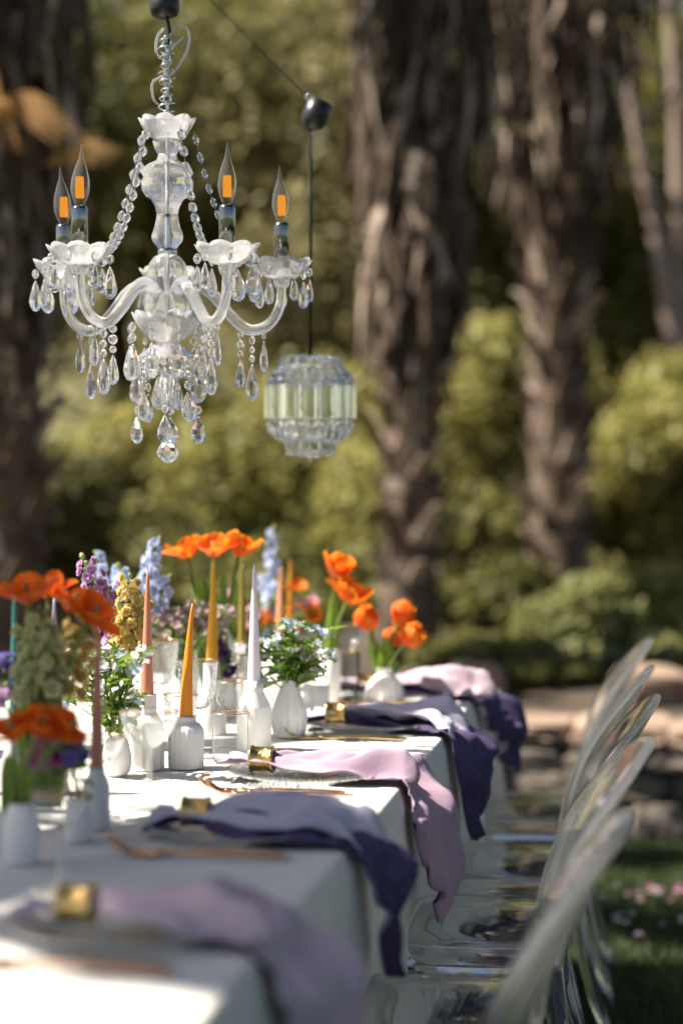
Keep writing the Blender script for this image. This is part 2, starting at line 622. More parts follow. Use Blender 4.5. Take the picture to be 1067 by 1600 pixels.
# ------------------------------------------------------------------ low stone wall
wall = thing('stone_wall', 'low dry stone wall with sunlit tan capping stones edging the lawn', 'wall', (0, WALL_Y, 0))
obj('mortar_core', MB().box((0, 0.12, 0.17), (26, 0.16, 0.34)), wall, mat='mortar')


def stone_mesh(seed, mat):
    """a rough block: a cube with cut corners and uneven faces"""
    from mathutils import noise
    m = MB()
    n = 6
    v, f = [], []
    for ax in range(3):
        for sg in (-1, 1):
            o = len(v)
            for i in range(n):
                for j in range(n):
                    c = [0, 0, 0]
                    c[ax] = sg * .5
                    c[(ax + 1) % 3] = i / (n - 1) - .5
                    c[(ax + 2) % 3] = j / (n - 1) - .5
                    p = Vector(c)
                    r = p.length
                    p = p * (1 - .16 * sstep(.62, .87, r))
                    p += Vector([noise.noise(p * 2.3 + Vector((seed * 3.1, k * 7, seed))) * .10 for k in range(3)])
                    p += Vector([noise.noise(p * 6 + Vector((seed, k * 5, seed * 2))) * .035 for k in range(3)])
                    v.append(p)
            for i in range(n - 1):
                for j in range(n - 1):
                    q_ = (o + i * n + j, o + (i + 1) * n + j, o + (i + 1) * n + j + 1, o + i * n + j + 1)
                    f.append(q_ if sg > 0 else q_[::-1])
    m.add(v, f)
    return m.mesh('stone', mat, False)


stones = [stone_mesh(i, 'stone') for i in range(8)]
caps = [stone_mesh(40 + i, 'stone_cap') for i in range(6)]
zc = 0.0
for c, h in enumerate((.135, .11, .085)):
    x = -4.6 + c * .07
    while x < 3.0:
        w = rnd.uniform(.14, .30)
        obj('stone', rnd.choice(stones), wall, (x + w / 2, rnd.uniform(-.03, .02), zc + h / 2), (rnd.uniform(-.12, .12), rnd.uniform(-.08, .08), rnd.choice((0, math.pi)) + rnd.uniform(-.1, .1)), (w * 1.0, 0.24, h * rnd.uniform(.95, 1.08)))
        x += w
    zc += h
x = -4.6
while x < 3.0:
    w = rnd.uniform(.22, .44)
    obj('capping_stone', rnd.choice(caps), wall, (x + w / 2, 0.05 + rnd.uniform(-.04, .04), 0.365 + rnd.uniform(-.01, .015)), (rnd.uniform(-.07, .07), rnd.uniform(-.06, .06), rnd.uniform(-.1, .1)), (w, 0.38, rnd.uniform(.07, .10)))
    x += w
for (px, py, Y, sx, lab) in ((1020, 1108, 7.6, .30, 'pinkish tan boulder lying on the bed behind the wall, the larger one'), (742, 1092, 7.7, .2, 'small grey brown boulder on the bed by a palm base')):
    p = PY(px, py, Y)
    tag(obj('boulder', stone_mesh(90 + px, 'stone_cap'), None, (p.x, p.y, 0.45), (0.1, 0.1, 0.4), (sx, sx * .8, .18)), lab, 'boulder')


# ------------------------------------------------------------------ palms
def boot_mesh(mat):
    m = MB()
    w, h, t = 0.055, 0.20, 0.022
    prof = [(0.0, w * 1.5, 0.0), (0.35, w, 0.03), (0.75, w * .75, 0.085), (1.0, w * .55, 0.14)]
    v, f = [], []
    for (u, ww, out) in prof:
        v += [(-ww, -out, u * h), (ww, -out, u * h), (ww * .7, -out - t, u * h), (-ww * .7, -out - t, u * h)]
    for i in range(3):
        for k in range(4):
            f.append((i * 4 + k, i * 4 + (k + 1) % 4, i * 4 + 4 + (k + 1) % 4, i * 4 + 4 + k))
    f.append((12, 13, 14, 15))
    m.add(v, f)
    return m.mesh('leaf_base', mat, False)


boots = [boot_mesh('palm_husk_sunlit'), boot_mesh('palm_fibre'), boot_mesh('bark_palm')]


from mathutils import noise


def palm(label, base, height, r0, skirt_z, skirt_r, seed, lean=(0, 0), skirt_n=1400, crown=True):
    q = random.Random(seed)
    base = Vector(base)
    t = thing('palm_tree', label, 'palm tree', base, 0, 'shaggy palms behind the wall')

    def axis(z):
        u = z / height
        return Vector((lean[0] * u * u, lean[1] * u * u, z))
    pts = [axis(height * i / 24) for i in range(25)]
    rr = [r0 * (1.35 - .35 * sstep(0, .7, p.z)) * (1 + .06 * math.sin(i * 2.3)) for i, p in enumerate(pts)]
    obj('trunk', MB().tube(pts, rr, 18), t, mat='bark_palm')
    # old leaf bases: a spiral of stubs on the trunk
    z, a = 0.15, q.uniform(0, 6)
    while z < min(skirt_z + .5, 3.6):
        a += 2.399
        c = axis(z)
        o = obj('leaf_base', q.choice(boots), t, (c.x + math.cos(a) * r0 * .86, c.y + math.sin(a) * r0 * .86, z), (q.uniform(-.2, .25), q.uniform(-.15, .15), a + math.pi / 2), q.uniform(.55, 1.05))
        z += 0.024
    # hanging skirt of dead fronds
    for mat, frac, nm in (('palm_fibre', .68, 'dead_frond_skirt'), ('palm_husk_sunlit', .32, 'dead_frond_stalks')):
        m = MB()
        for _ in range(int(skirt_n * frac)):
            z = skirt_z + (height - .8 - skirt_z) * q.random() ** 1.3
            a = q.uniform(0, 6.283)
            k = sstep(skirt_z - .2, skirt_z + .9, z)
            lump = .55 + .9 * noise.noise(Vector((math.cos(a) * 1.3 + seed, math.sin(a) * 1.3, z * 1.1)))
            ro = r0 * .8 + skirt_r * k * q.uniform(.35, 1.0) * max(.15, lump + .35)
            c = axis(z)
            L = q.uniform(.25, .75)
            w = q.uniform(.008, .028) if nm == 'dead_frond_skirt' else q.uniform(.007, .017)
            rad_ = Vector((math.cos(a), math.sin(a), 0))
            tan = Vector((-math.sin(a), math.cos(a), 0))
            tw = q.uniform(-.8, .8)
            sd = (tan * math.cos(tw) + rad_ * math.sin(tw)) * w
            p0 = c + rad_ * ro
            p1 = p0 + Vector((0, 0, -L * .5)) + rad_ * q.uniform(-.02, .09) + tan * q.uniform(-.08, .08)
            p2 = p1 + Vector((0, 0, -L * .5)) + rad_ * q.uniform(-.10, .05) + tan * q.uniform(-.08, .08)
            m.add([p0 - sd, p0 + sd, p1 + sd * 1.3, p1 - sd * 1.3, p2 + sd * .3, p2 - sd * .3], [(0, 1, 2, 3), (3, 2, 4, 5)])
        o = obj(nm, m, t, mat=mat, smooth=False)
        o['kind'] = 'stuff'
    if crown:
        m = MB()
        top = axis(height)
        for i in range(26):
            a = i * 2.399
            el = q.uniform(-.5, 1.2)
            d = Vector((math.cos(a) * math.cos(el), math.sin(a) * math.cos(el), math.sin(el)))
            hub = top + d * .8
            m.tube([top, top + d * .45 + Vector((0, 0, .03)), hub], [.02, .016, .01], 4)
            s = d.cross(Vector((0, 0, 1))).normalized()
            u = s.cross(d)
            for j in range(15):
                b = (j - 7) / 7 * 1.5
                dd = d * math.cos(b) + s * math.sin(b)
                sw = (s * math.cos(b) - d * math.sin(b)) * .028
                e1, e2 = hub + dd * .45, hub + dd * .85 - Vector((0, 0, .22))
                m.add([hub, e1 - sw, e1 + sw, e2], [(0, 1, 3), (0, 3, 2)])
        o = obj('fan_fronds', m, t, mat='palm_leaf', smooth=False)
        o['kind'] = 'stuff'
    return t


def bed_z(x, y):
    return 0.36 + 0.05 * math.sin(x * 2.1 + y) + 0.04 * math.sin(y * 3.3 - x) + 0.04 * (y - 7) - .03


p = PY(640, 1050, 9.0)
palm('shaggy palm trunk rising behind the small ribbed vase of orange tulips', (p.x, p.y, bed_z(p.x, p.y)), 7.4, .112, 1.75, .27, 5, (.25, .1))
p = PY(872, 1040, 10.4)
palm('shaggy palm trunk with pale sunlit patches behind the clear chair backs', (p.x, p.y, bed_z(p.x, p.y)), 8.4, .150, 2.6, .42, 8, (-.10, .1))  # the pale patches are sunlight, partly coloured into the husk
p = PY(8, 1040, 7.7)
lp = palm('dark palm trunk in shade behind the tall red orange tulips', (p.x, p.y, bed_z(p.x, p.y)), 6.6, .165, 1.7, .24, 13, (-.2, -.1))
# dry yellow fronds drooping from the dark palm
for (ax, ay, bx, by, w) in ((-40, 150, 140, 215, .07), (-40, 130, 40, 245, .06), (60, 260, 205, 235, .045), (-40, 60, 15, 200, .05)):
    a, b = PY(ax, ay, 7.4), PY(bx, by, 7.2)
    d = b - a
    m = MB()
    for j in range(7):
        o_ = (j - 3) / 3
        e = b + Vector((0, 0, o_ * w * 1.2)) - d * abs(o_) * .25
        mid = a + d * .5 + Vector((0, .02 * o_, o_ * w * .9 + .03))
        m.add([a, mid + Vector((0, 0, w * .2)), e, mid - Vector((0, 0, w * .2))], [(0, 1, 2, 3)])
    m.v = [tuple(Vector(q_) - lp.location) for q_ in m.v]
    obj('dry_frond', m, lp, mat='dry_frond', smooth=False)

# slender pale trunks to the right
for i, (pl, lab) in enumerate(((((985, 150), (1005, 260), (1030, 400), (1045, 500), (1068, 640), (1085, 1040)), 'slender pale pink trunk leaning behind the clear chairs'),
                               (((1050, 40), (1058, 200), (1062, 420), (1080, 1040)), 'slender upright pale trunk close to the leaning one'))):
    Y = 13.4 + i * .5
    P_ = [PY(a, b, Y) for a, b in pl]
    b0 = P_[-1].copy()
    top = P_[0] + (P_[0] - P_[1]) * 3
    t = thing('slender_tree', lab, 'tree', b0)
    cur = [q_ - b0 for q_ in bez(list(reversed(P_)) + [top], 30)]
    cur = [Vector((0, 0, -.4))] + cur
    obj('trunk', MB().tube(cur, [.075 - .0012 * k for k in range(len(cur))], 9), t, mat='bark_pale')
    m = MB()
    for k in (14, 19, 24, 28):
        s = cur[k]
        m.tube([s, s + Vector((.3 * (-1) ** k, .1, .35)), s + Vector((.8 * (-1) ** k, .2, .8))], [.03, .022, .01], 6)
    obj('branch', m, t, mat='bark_pale')
    leaf_cloud('crown', 'foliage_grey', clumpy(top + Vector((.6, 0, .6)), (2.0, 1.4, 1.2), 9, 60 + i), 4000, .10, 61 + i, t)


# ------------------------------------------------------------------ shrubs and trees behind
def shrub(label, c, r, mat, n, seed, size=.085, lumps=12, group='shrubs behind the wall'):
    base = Vector((c[0], c[1], bed_z(c[0], c[1]) if c[1] < 16 else 0.6))
    t = thing('shrub', label, 'shrub', base, 0, group)
    cl = clumpy(c, r, lumps, seed)
    leaf_cloud('foliage', mat, cl, n, size, seed, t)
    m = MB()
    for cc, rr in cl[:6]:
        e = Vector(cc) - base
        m.tube([(0, 0, -.1), e * .5 + Vector((.05, 0, .1)), e], [.035, .022, .008], 6)
    obj('stem', m, t, mat='bark_dark')
    return t


def at(px, py, Y):
    return tuple(PY(px, py, Y))


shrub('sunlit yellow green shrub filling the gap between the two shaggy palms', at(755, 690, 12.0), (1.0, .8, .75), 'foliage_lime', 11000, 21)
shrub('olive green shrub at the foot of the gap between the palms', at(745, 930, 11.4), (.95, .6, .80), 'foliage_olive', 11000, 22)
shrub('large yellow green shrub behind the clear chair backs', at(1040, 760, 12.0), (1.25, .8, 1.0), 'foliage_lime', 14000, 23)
shrub('low pale leaved shrub beside the palm with sunlit patches', at(930, 985, 8.8), (.40, .35, .28), 'foliage_pale', 4200, 24, .06)
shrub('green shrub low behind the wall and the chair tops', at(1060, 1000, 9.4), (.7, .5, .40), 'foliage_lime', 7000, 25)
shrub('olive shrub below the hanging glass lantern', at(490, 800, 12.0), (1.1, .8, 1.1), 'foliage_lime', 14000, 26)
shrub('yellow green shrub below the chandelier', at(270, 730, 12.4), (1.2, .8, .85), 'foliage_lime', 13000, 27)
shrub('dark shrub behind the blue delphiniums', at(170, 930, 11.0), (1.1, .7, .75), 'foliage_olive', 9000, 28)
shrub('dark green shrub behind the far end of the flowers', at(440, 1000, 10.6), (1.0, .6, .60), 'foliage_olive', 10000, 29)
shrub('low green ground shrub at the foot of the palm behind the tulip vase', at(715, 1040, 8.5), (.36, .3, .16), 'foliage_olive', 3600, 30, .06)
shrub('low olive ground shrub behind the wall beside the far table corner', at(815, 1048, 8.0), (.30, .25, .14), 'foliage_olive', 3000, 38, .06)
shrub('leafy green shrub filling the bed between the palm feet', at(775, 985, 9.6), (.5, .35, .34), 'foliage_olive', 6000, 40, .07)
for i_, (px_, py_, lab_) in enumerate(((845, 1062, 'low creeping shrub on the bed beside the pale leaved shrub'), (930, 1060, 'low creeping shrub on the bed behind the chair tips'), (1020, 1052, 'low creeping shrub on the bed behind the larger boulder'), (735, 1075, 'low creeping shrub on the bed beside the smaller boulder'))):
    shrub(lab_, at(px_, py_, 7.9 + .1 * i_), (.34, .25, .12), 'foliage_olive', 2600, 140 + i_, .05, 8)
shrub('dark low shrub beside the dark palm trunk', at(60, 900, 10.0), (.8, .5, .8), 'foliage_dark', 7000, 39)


def tree(label, base, top, r, crown_c, crown_r, mat, n, seed, size=.13, lumps=14, bark='bark_dark', group=None, limbs=6):
    base = Vector(base)
    t = thing('tree', label, 'tree', base, 0, group)
    top = Vector(top) - base
    pts = bez([(0, 0, -.3), top * .3 + Vector((.1, 0, 0)), top * .65 - Vector((.1, 0, 0)), top], 14)
    obj('trunk', MB().tube(pts, [r * (1.2 - .06 * i) for i in range(15)], 12), t, mat=bark)
    cl = clumpy(crown_c, crown_r, lumps, seed)
    for cc, rr in cl[:limbs]:
        e = Vector(cc) - base
        s = pts[rnd.randint(7, 13)]
        obj('limb', MB().tube([s, (s + e) * .5 + Vector((0, 0, .15)), e], [r * .45, r * .3, r * .1], 7), t, mat=bark)
    leaf_cloud('crown', mat, cl, n, size, seed, t)
    return t


bt = 'trees behind the palms'
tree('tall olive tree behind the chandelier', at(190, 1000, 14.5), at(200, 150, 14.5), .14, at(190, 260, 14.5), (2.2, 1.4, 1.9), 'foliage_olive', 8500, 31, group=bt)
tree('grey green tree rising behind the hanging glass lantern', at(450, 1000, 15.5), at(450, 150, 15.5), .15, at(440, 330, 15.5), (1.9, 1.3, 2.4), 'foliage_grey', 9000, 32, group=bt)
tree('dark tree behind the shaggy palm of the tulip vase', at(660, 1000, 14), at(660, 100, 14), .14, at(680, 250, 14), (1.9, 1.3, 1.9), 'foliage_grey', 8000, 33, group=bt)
tree('dark tree between the sun patched palm and the slender trunks', at(930, 1000, 14.5), at(930, 100, 14.5), .15, at(960, 300, 14.5), (1.7, 1.3, 2.3), 'foliage_olive', 10000, 34, group=bt)
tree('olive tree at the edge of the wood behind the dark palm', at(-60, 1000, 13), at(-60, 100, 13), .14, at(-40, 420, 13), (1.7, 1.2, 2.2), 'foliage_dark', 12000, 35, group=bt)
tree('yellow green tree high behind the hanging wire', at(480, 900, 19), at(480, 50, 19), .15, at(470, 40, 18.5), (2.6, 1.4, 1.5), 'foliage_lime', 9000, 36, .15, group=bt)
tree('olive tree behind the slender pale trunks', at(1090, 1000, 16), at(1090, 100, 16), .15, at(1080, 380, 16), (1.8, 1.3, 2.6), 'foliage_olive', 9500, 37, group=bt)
# the far wood, one mass
cl = []
q = random.Random(77)
for i in range(90):
    px, py = q.uniform(-180, 1250), q.uniform(-250, 900)
    if 40 < px < 130 and -20 < py < 170:
        continue
    p = PY(px, py, q.uniform(21, 26))
    s = q.uniform(.9, 1.7)
    cl.append(((p.x, p.y, max(p.z, .8)), (s, s * .8, s)))
o = leaf_cloud('far_wood', 'foliage_grey', cl, 36000, .17, 78)
tag(o, 'far olive green wood filling the background behind the palms', 'wood')
o['kind'] = 'stuff'

# shade trees standing off to the left; their crowns put the near end of the table in dappled shade


def up_sun(p, dz):
    p = Vector(p)
    return p + to_sun * (dz / to_sun.z)


def shade_tree(label, base, targets, dz, seed, n, size=.13, limb_to=()):
    """crown lumps stand on the sun's path above the places that lie in shade"""
    base = Vector(base)
    t = thing('shade_tree', label, 'tree', base, 0, 'shade trees left of the table')
    q = random.Random(seed)
    cl = []
    for (p, r) in targets:
        c = up_sun(p, dz + q.uniform(-.3, .5))
        cl.append((tuple(c), (r * 1.15, r, r * .8)))
    top = Vector((base.x, base.y, base.z + dz + .8)) - base
    pts = bez([(0, 0, -.3), top * .35 + Vector((.08, .05, 0)), top * .7, top], 12)
    obj('trunk', MB().tube(pts, [.17 * (1.2 - .06 * i) for i in range(13)], 12), t, mat='bark_dark')
    for cc, rr in cl:
        e = Vector(cc) - base
        s = pts[q.randint(6, 10)]
        obj('limb', MB().tube([s, (s + e) * .5 + Vector((0, 0, .2)), e], [.06, .04, .012], 7), t, mat='bark_dark')
    for s, e in limb_to:
        cur = bez([Vector(a) - base for a in (s, (Vector(s) + Vector(e)) * .5 + Vector((0, 0, .15)), e)], 10)
        obj('limb', MB().tube(cur, [.08 - .0045 * i for i in range(11)], 9), t, mat='bark_dark')
    leaf_cloud('crown', 'foliage_olive', cl, n, size, seed, t)
    return t


LIMB_Z = 3.05
near = [((-1.25, 2.60, TZ), .30), ((-.75, 2.56, TZ), .27), ((-.45, 2.45, TZ), .24), ((-1.0, 2.25, TZ), .17), ((-.55, 2.72, TZ), .13), ((-1.35, 2.2, TZ), .17), ((-.40, 2.05, TZ), .17), ((-1.05, 2.80, TZ), .10)]
near += [((-1.2, .6, 1.0), .5), ((-.6, .2, 1.4), .6), ((-1.6, 1.1, .6), .4), ((.6, .9, 1.0), .5), ((-2.2, .3, 2.0), .6), ((-.2, -.6, 1.0), .6)]  # further crown lumps, out of view, added to block sky light
shade_tree('leafy shade tree standing left of the near end of the table', (-4.9, 2.2, 0), near, 4.6, 51, 15000, limb_to=(((-4.9, 2.2, 3.3), (-.75, 4.75, LIMB_Z)),))
far = [((-.3, 5.55, 0), .24), ((.25, 5.50, 0), .26), ((.35, 6.50, 0), .18), ((-.1, 6.48, 0), .18), ((.65, 5.45, 0), .26), ((.8, 6.5, 0), .18), ((-.95, 5.75, 0), .2)]
shade_tree('leafy shade tree standing left of the far end of the table', (-5.0, 6.3, 0), far, 4.8, 53, 7000)

# unseen tree added at right; its crown cuts sky light over lawn and table
rt = Vector((2.7, 2.6, 0))
t = thing('added_canopy_tree', 'unseen tree added right of the chairs to darken the lawn and table', 'tree', rt)
obj('trunk', MB().tube(bez([(0, 0, -.3), (-.1, 0, 1.4), (.05, .1, 2.8), (-.2, 0, 4.2)], 14), [.2 - .006 * i for i in range(15)], 12), t, mat='bark_dark')
cl = clumpy((1.2, 2.6, 5.0), (3.0, 4.6, 1.1), 26, 91, (.26, .42))
cl = [(c, r) for c, r in cl if c[2] - r[2] > 3.9 and c[0] - r[0] > -1.5]
cl += clumpy((-1.3, .3, 5.9), (2.0, 2.6, .8), 16, 95, (.3, .42))
for cc, rr in cl[:7]:
    e = Vector(cc) - rt
    obj('limb', MB().tube([(0, .05, 2.9), (e + Vector((0, 0, 2.9))) * .5, e], [.09, .06, .02], 7), t, mat='bark_dark')
leaf_cloud('crown', 'foliage_olive', cl, 26000, .15, 92, t)

# ------------------------------------------------------------------ table and cloth
TX1, TX0 = -0.43, -1.53
TY1 = PZ(772, 1063).y
TY0 = 0.95
table = thing('table', 'long dining table hidden under the white cloth', 'table', ((TX0 + TX1) / 2, (TY0 + TY1) / 2, 0))
hx, hy = (TX1 - TX0) / 2 - .012, (TY1 - TY0) / 2 - .012
obj('tabletop', MB().box((0, 0, TZ - .022), (hx * 2, hy * 2, .034)), table, mat='wood')
for sx in (-1, 1):
    for sy in (-1, 1):
        obj('leg', MB().box((sx * (hx - .22), sy * (hy - .2), TZ / 2 - .02), (.06, .06, TZ - .04)), table, mat='wood')

NAP = [PZ(a, b, TZ + .011) for a, b in ((525, 1131), (410, 1207), (307, 1293), (122, 1443))]
NAP = [Vector((-.69, NAP[0].y + .60, TZ))] + NAP
NAPY = [p_.y for p_ in NAP]
CHY = [4.86, 4.16, 3.58, 2.97, 2.33]


def cloth_mesh():
    m = MB()
    rc = .05
    per = []      # outline points with outward normal
    n_long, n_short, n_c = 150, 40, 7
    cx0, cx1, cy0, cy1 = TX0 + rc, TX1 - rc, TY0 + rc, TY1 - rc
    for i in range(n_long):
        per.append((cx1, cy0 + (cy1 - cy0) * i / (n_long - 1), 0))
    for i in range(1, n_c):
        per.append((cx1, cy1, math.pi / 2 * i / n_c))
    for i in range(n_short):
        per.append((cx1 + (cx0 - cx1) * i / (n_short - 1), cy1, math.pi / 2))
    for i in range(1, n_c):
        per.append((cx0, cy1, math.pi / 2 + math.pi / 2 * i / n_c))
    for i in range(n_long):
        per.append((cx0, cy1 + (cy0 - cy1) * i / (n_long - 1), math.pi))
    for i in range(1, n_c):
        per.append((cx0, cy0, math.pi + math.pi / 2 * i / n_c))
    for i in range(n_short):
        per.append((cx0 + (cx1 - cx0) * i / (n_short - 1), cy0, 1.5 * math.pi))
    for i in range(1, n_c):
        per.append((cx1, cy0, 1.5 * math.pi + math.pi / 2 * i / n_c))
    N = len(per)
    rings = []
    drops = [(-.030, 0), (-.012, 0), (-.005, .001), (-.0012, .004), (0, .010)] + [(None, d) for d in (.03, .06, .1, .15, .2, .26, .32, .38, .44, .5, .56, .62, .68, .735, .752)]
    v = []
    arc = 0
    prev = None
    arcs = []
    for (x, y, a) in per:
        P_ = (x + rc * math.cos(a), y + rc * math.sin(a))
        if prev:
            arc += math.hypot(P_[0] - prev[0], P_[1] - prev[1])
        prev = P_
        arcs.append(arc)
    q = random.Random(4)
    ph = [q.uniform(0, 6.28) for _ in range(6)]
    for (off, d) in drops:
        for j, (x, y, a) in enumerate(per):
            if off is None:
                h = d / .75
                s = arcs[j]
                fold = (.014 * math.sin(s * 23 + ph[0] + 1.1 * math.sin(s * 3.1)) + .012 * math.sin(s * 11.3 + ph[1]) + .006 * math.sin(s * 47 + ph[2]))
                o = .004 + .085 * h * (.9 + .2 * math.sin(s * 2 + ph[3])) + fold * h ** .8
                corner = math.exp(-((min(abs(a - math.pi / 2 * k - math.pi / 4) for k in range(4))) / .6) ** 2)
                if corner > .05:
                    o += .04 * h * corner
                if abs(math.cos(a)) > .99 and math.cos(a) > 0:
                    z = TZ - d
                    near_ = max(math.exp(-(abs(y - c) / .30) ** 4) for c in CHY + [1.7, 1.1])
                    push = sstep(.60, .47, z) * near_
                    o = o * (1 - push) + (-.045) * push
            else:
                o = off
            v.append((x + (rc + o) * math.cos(a), y + (rc + o) * math.sin(a), TZ - d))
    f = []
    for i in range(len(drops) - 1):
        for j in range(N):
            j2 = (j + 1) % N
            f.append((i * N + j, (i + 1) * N + j, (i + 1) * N + j2, i * N + j2))
    f.append(tuple(range(N)))
    m.add(v, f)
    return m


cloth = obj('tablecloth', cloth_mesh(), mat='linen')
tag(cloth, 'white linen cloth covering the long dining table down to the grass', 'tablecloth')


# ------------------------------------------------------------------ clear chairs
def ghost_chair():
    t = thing('clear_chair', 'clear plastic chair', 'chair')
    G = 'polycarbonate'
    # seat: a plate with a turned-down rim, its front towards -X
    m = MB()
    out = []
    for i in range(44):
        a = 2 * math.pi * i / 44
        ex = 0.32
        cx, sy = math.cos(a), math.sin(a)
        out.append((.045 + .15 * math.copysign(abs(cx) ** ex, cx), .195 * math.copysign(abs(sy) ** ex, sy) * (1 - .06 * cx)))
    n = len(out)
    lay = [(1.0, .405), (1.0, .448), (.985, .458), (.95, .460), (.935, .4485), (.965, .4440), (.965, .405)]
    v, f = [], []
    for s, z in lay:
        v += [(.045 + (x - .045) * s, y * s, z) for x, y in out]
    for i in range(len(lay) - 1):
        if i == 3:
            continue
        for k in range(n):
            f.append((i * n + k, i * n + (k + 1) % n, (i + 1) * n + (k + 1) % n, (i + 1) * n + k))
    for k in range(n):
        f.append((6 * n + k, 6 * n + (k + 1) % n, (k + 1) % n, k))
    f.append(tuple(3 * n + k for k in range(n)))
    f.append(tuple(4 * n + k for k in reversed(range(n))))
    m.add(v, f)
    obj('seat', m, t, mat=G)
    # oval back, leaning away from the table and curved round the sitter
    m = MB()

    def back(u, w):
        s = u * 2 - 1
        hw = .125 + .075 * math.sin(min(w / .55, 1) * math.pi / 2)
        if w > .55:
            hw = .2 * math.sqrt(max(0, 1 - ((w - .55) / .45) ** 2)) + .004
        y = s * hw
        x = .172 + .020 * w + .150 * w ** 1.7 - 1.05 * y * y + .02
        return (x, y, .450 + .435 * w)
    m.grid(back, 19, 25)
    o = obj('backrest', m, t, mat=G)
    solidify(o, .013, 0.0, 1)
    for sy in (-1, 1):
        m = MB()
        m.tube([(-.080, sy * .165, .41), (-.082, sy * .168, .3), (-.085, sy * .172, 0)], [.021, .018, .012], 8)
        obj('leg', m, t, mat=G)
        m = MB()
        m.tube([(.165, sy * .158, .41), (.185, sy * .165, .28), (.225, sy * .172, .12), (.265, sy * .178, 0)], [.022, .019, .016, .012], 8)
        obj('leg', m, t, mat=G)
    return t


ch = ghost_chair()
ch_lab = ['clear plastic chair drawn up to the farthest pale pink napkin', 'clear plastic chair drawn up to the sunlit lavender napkin', 'clear plastic chair drawn up to the pale lilac napkin with the hanging points',
          'clear plastic chair drawn up to the shaded lavender napkin', 'clear plastic chair drawn up to the half shaded pink napkin']
for i, Y in enumerate(CHY):
    c = ch if i == 0 else copy_tree(ch)
    c.location = (-.378 + (.0, .005, .018, .008, -.012)[i], Y, 0)
    c.rotation_euler = (0, 0, (.03, -.05, .03, .05, -.04)[i])
    tag(c, ch_lab[i], 'chair', 'clear chairs along the table')


# ------------------------------------------------------------------ napkins, rings, plates, forks
def napkin(P0, top, under, label, seed, hang=.22, tail=.07, front=.02, purple_hang=False, dy_end=-.03, tipw=.25, puff=1.0):
    from mathutils import noise
    q = random.Random(seed)
    t = thing('napkin', label, 'napkin', (P0.x, P0.y, TZ), 0, 'napkins in gold rings')
    ph = [q.uniform(0, 6.28) for _ in range(8)]
    xe = TX1 - P0.x                      # table edge in local x
    path = [(-tail, .030), (-.03, .032), (0, .033), (.04, .034), (.12, .034), (xe - .06, .030), (xe - .012, .018), (xe + .012, .008), (xe + .022, -.02), (xe + .028, -.06), (xe + .036, -hang * .6), (xe + .046, -hang)]
    cur = bez([(a, 0, b) for a, b in path], 80)

    def sheet_fn(layer):
        def fn(u, w):
            if layer and not purple_hang:
                u = .60 + .40 * u
            k = min(int(u * 80), 79)
            p = cur[k].lerp(cur[k + 1], u * 80 - k)
            tg = (cur[min(k + 2, 80)] - cur[max(k - 1, 0)]).normalized()
            nr = Vector((-tg.z, 0, tg.x))
            s = w * 2 - 1
            L = u
            on = sstep(.20, .42, L)               # spread out past the ring
            over = sstep(.58, .72, L)             # over the table edge
            wd = .019 + .035 * sstep(.10, .0, L) + .052 * on + .008 * math.sin(L * 7 + ph[0])
            tap = max(0.0, (L - .72) / .28)
            wd *= math.sqrt(max(0.0, 1 - tap ** 1.7 * (1 - (tipw * .45) ** 2)))
            dy = 0.0
            lift = 0.0
            if layer:
                wd *= 1.0 if purple_hang else .93
                dy = -front * on * (1 - .6 * over)
                lift = -.010 + (.020 * over if purple_hang else 0)
                if not purple_hang:
                    dy += .018 * over
            # soft irregular folds running along the cloth
            n1 = noise.noise(Vector((L * 3.2 + ph[1], s * 1.5, seed + .3)))
            n2 = noise.noise(Vector((L * 6.5 + ph[2], s * 3.2 + L * 2.0, seed + 5.1)))
            n3 = noise.noise(Vector((L * 14 + ph[3], s * 7.0, seed + 9.7)))
            fold = puff * (.028 * n1 + .028 * n2 + .011 * n3) * (.35 + .65 * on)
            fold += (.008 * math.sin(s * 5.2 + ph[4] + 2.2 * L) + .006 * math.sin(s * 11 + ph[5] + 4 * L)) * sstep(.18, .3, L) * (1 - .2 * over)
            ringy = math.exp(-((L - .16) / .05) ** 2)
            fold = fold * (1 - .9 * ringy) + ringy * .010 * (1 - s * s)
            fold += .022 * puff * (1 - s * s) * on * (1 - over)
            fold -= (.012 if purple_hang else .030) * sstep(.55, 1, abs(s)) * on * (1 - over)
            if layer:
                fold -= (.010 * (1 - s * s) + (.016 if purple_hang else 0)) * on * (1 - over)
            slant = sstep(.70, 1.0, L) * (.055 * s * (1 if seed % 2 else -1))
            edge = .010 * noise.noise(Vector((L * 6, s * .6, seed + 20))) * on
            yy = s * wd + dy + edge + dy_end * sstep(.55, 1, L)
            pt = p + nr * (fold + lift) + Vector((0, yy, 0)) + tg * slant
            if L < .64:
                pt.z = max(pt.z, .016 - (.004 if layer else 0) + .004 * n3)
            elif pt.x < xe + .016 and pt.z < .004:
                pt.x = xe + .016
            if pt.z < -.01:
                pt.x = max(pt.x, xe + .016 - pt.z * .16 + .006 * n2 + (.004 if (layer == 1) == purple_hang else 0))
            # the hanging end turns away from the table, its far edge standing out
            pt.x += sstep(.62, .80, L) * (s + 1) * .47 * wd
            return pt
        return fn
    for nm, ly, mt in (('upper_cloth', 0, top), ('lower_cloth', 1, under)):
        o = obj(nm, MB().grid(sheet_fn(ly), 110, 44), t, mat=mt)
        solidify(o, .0015)
    return t


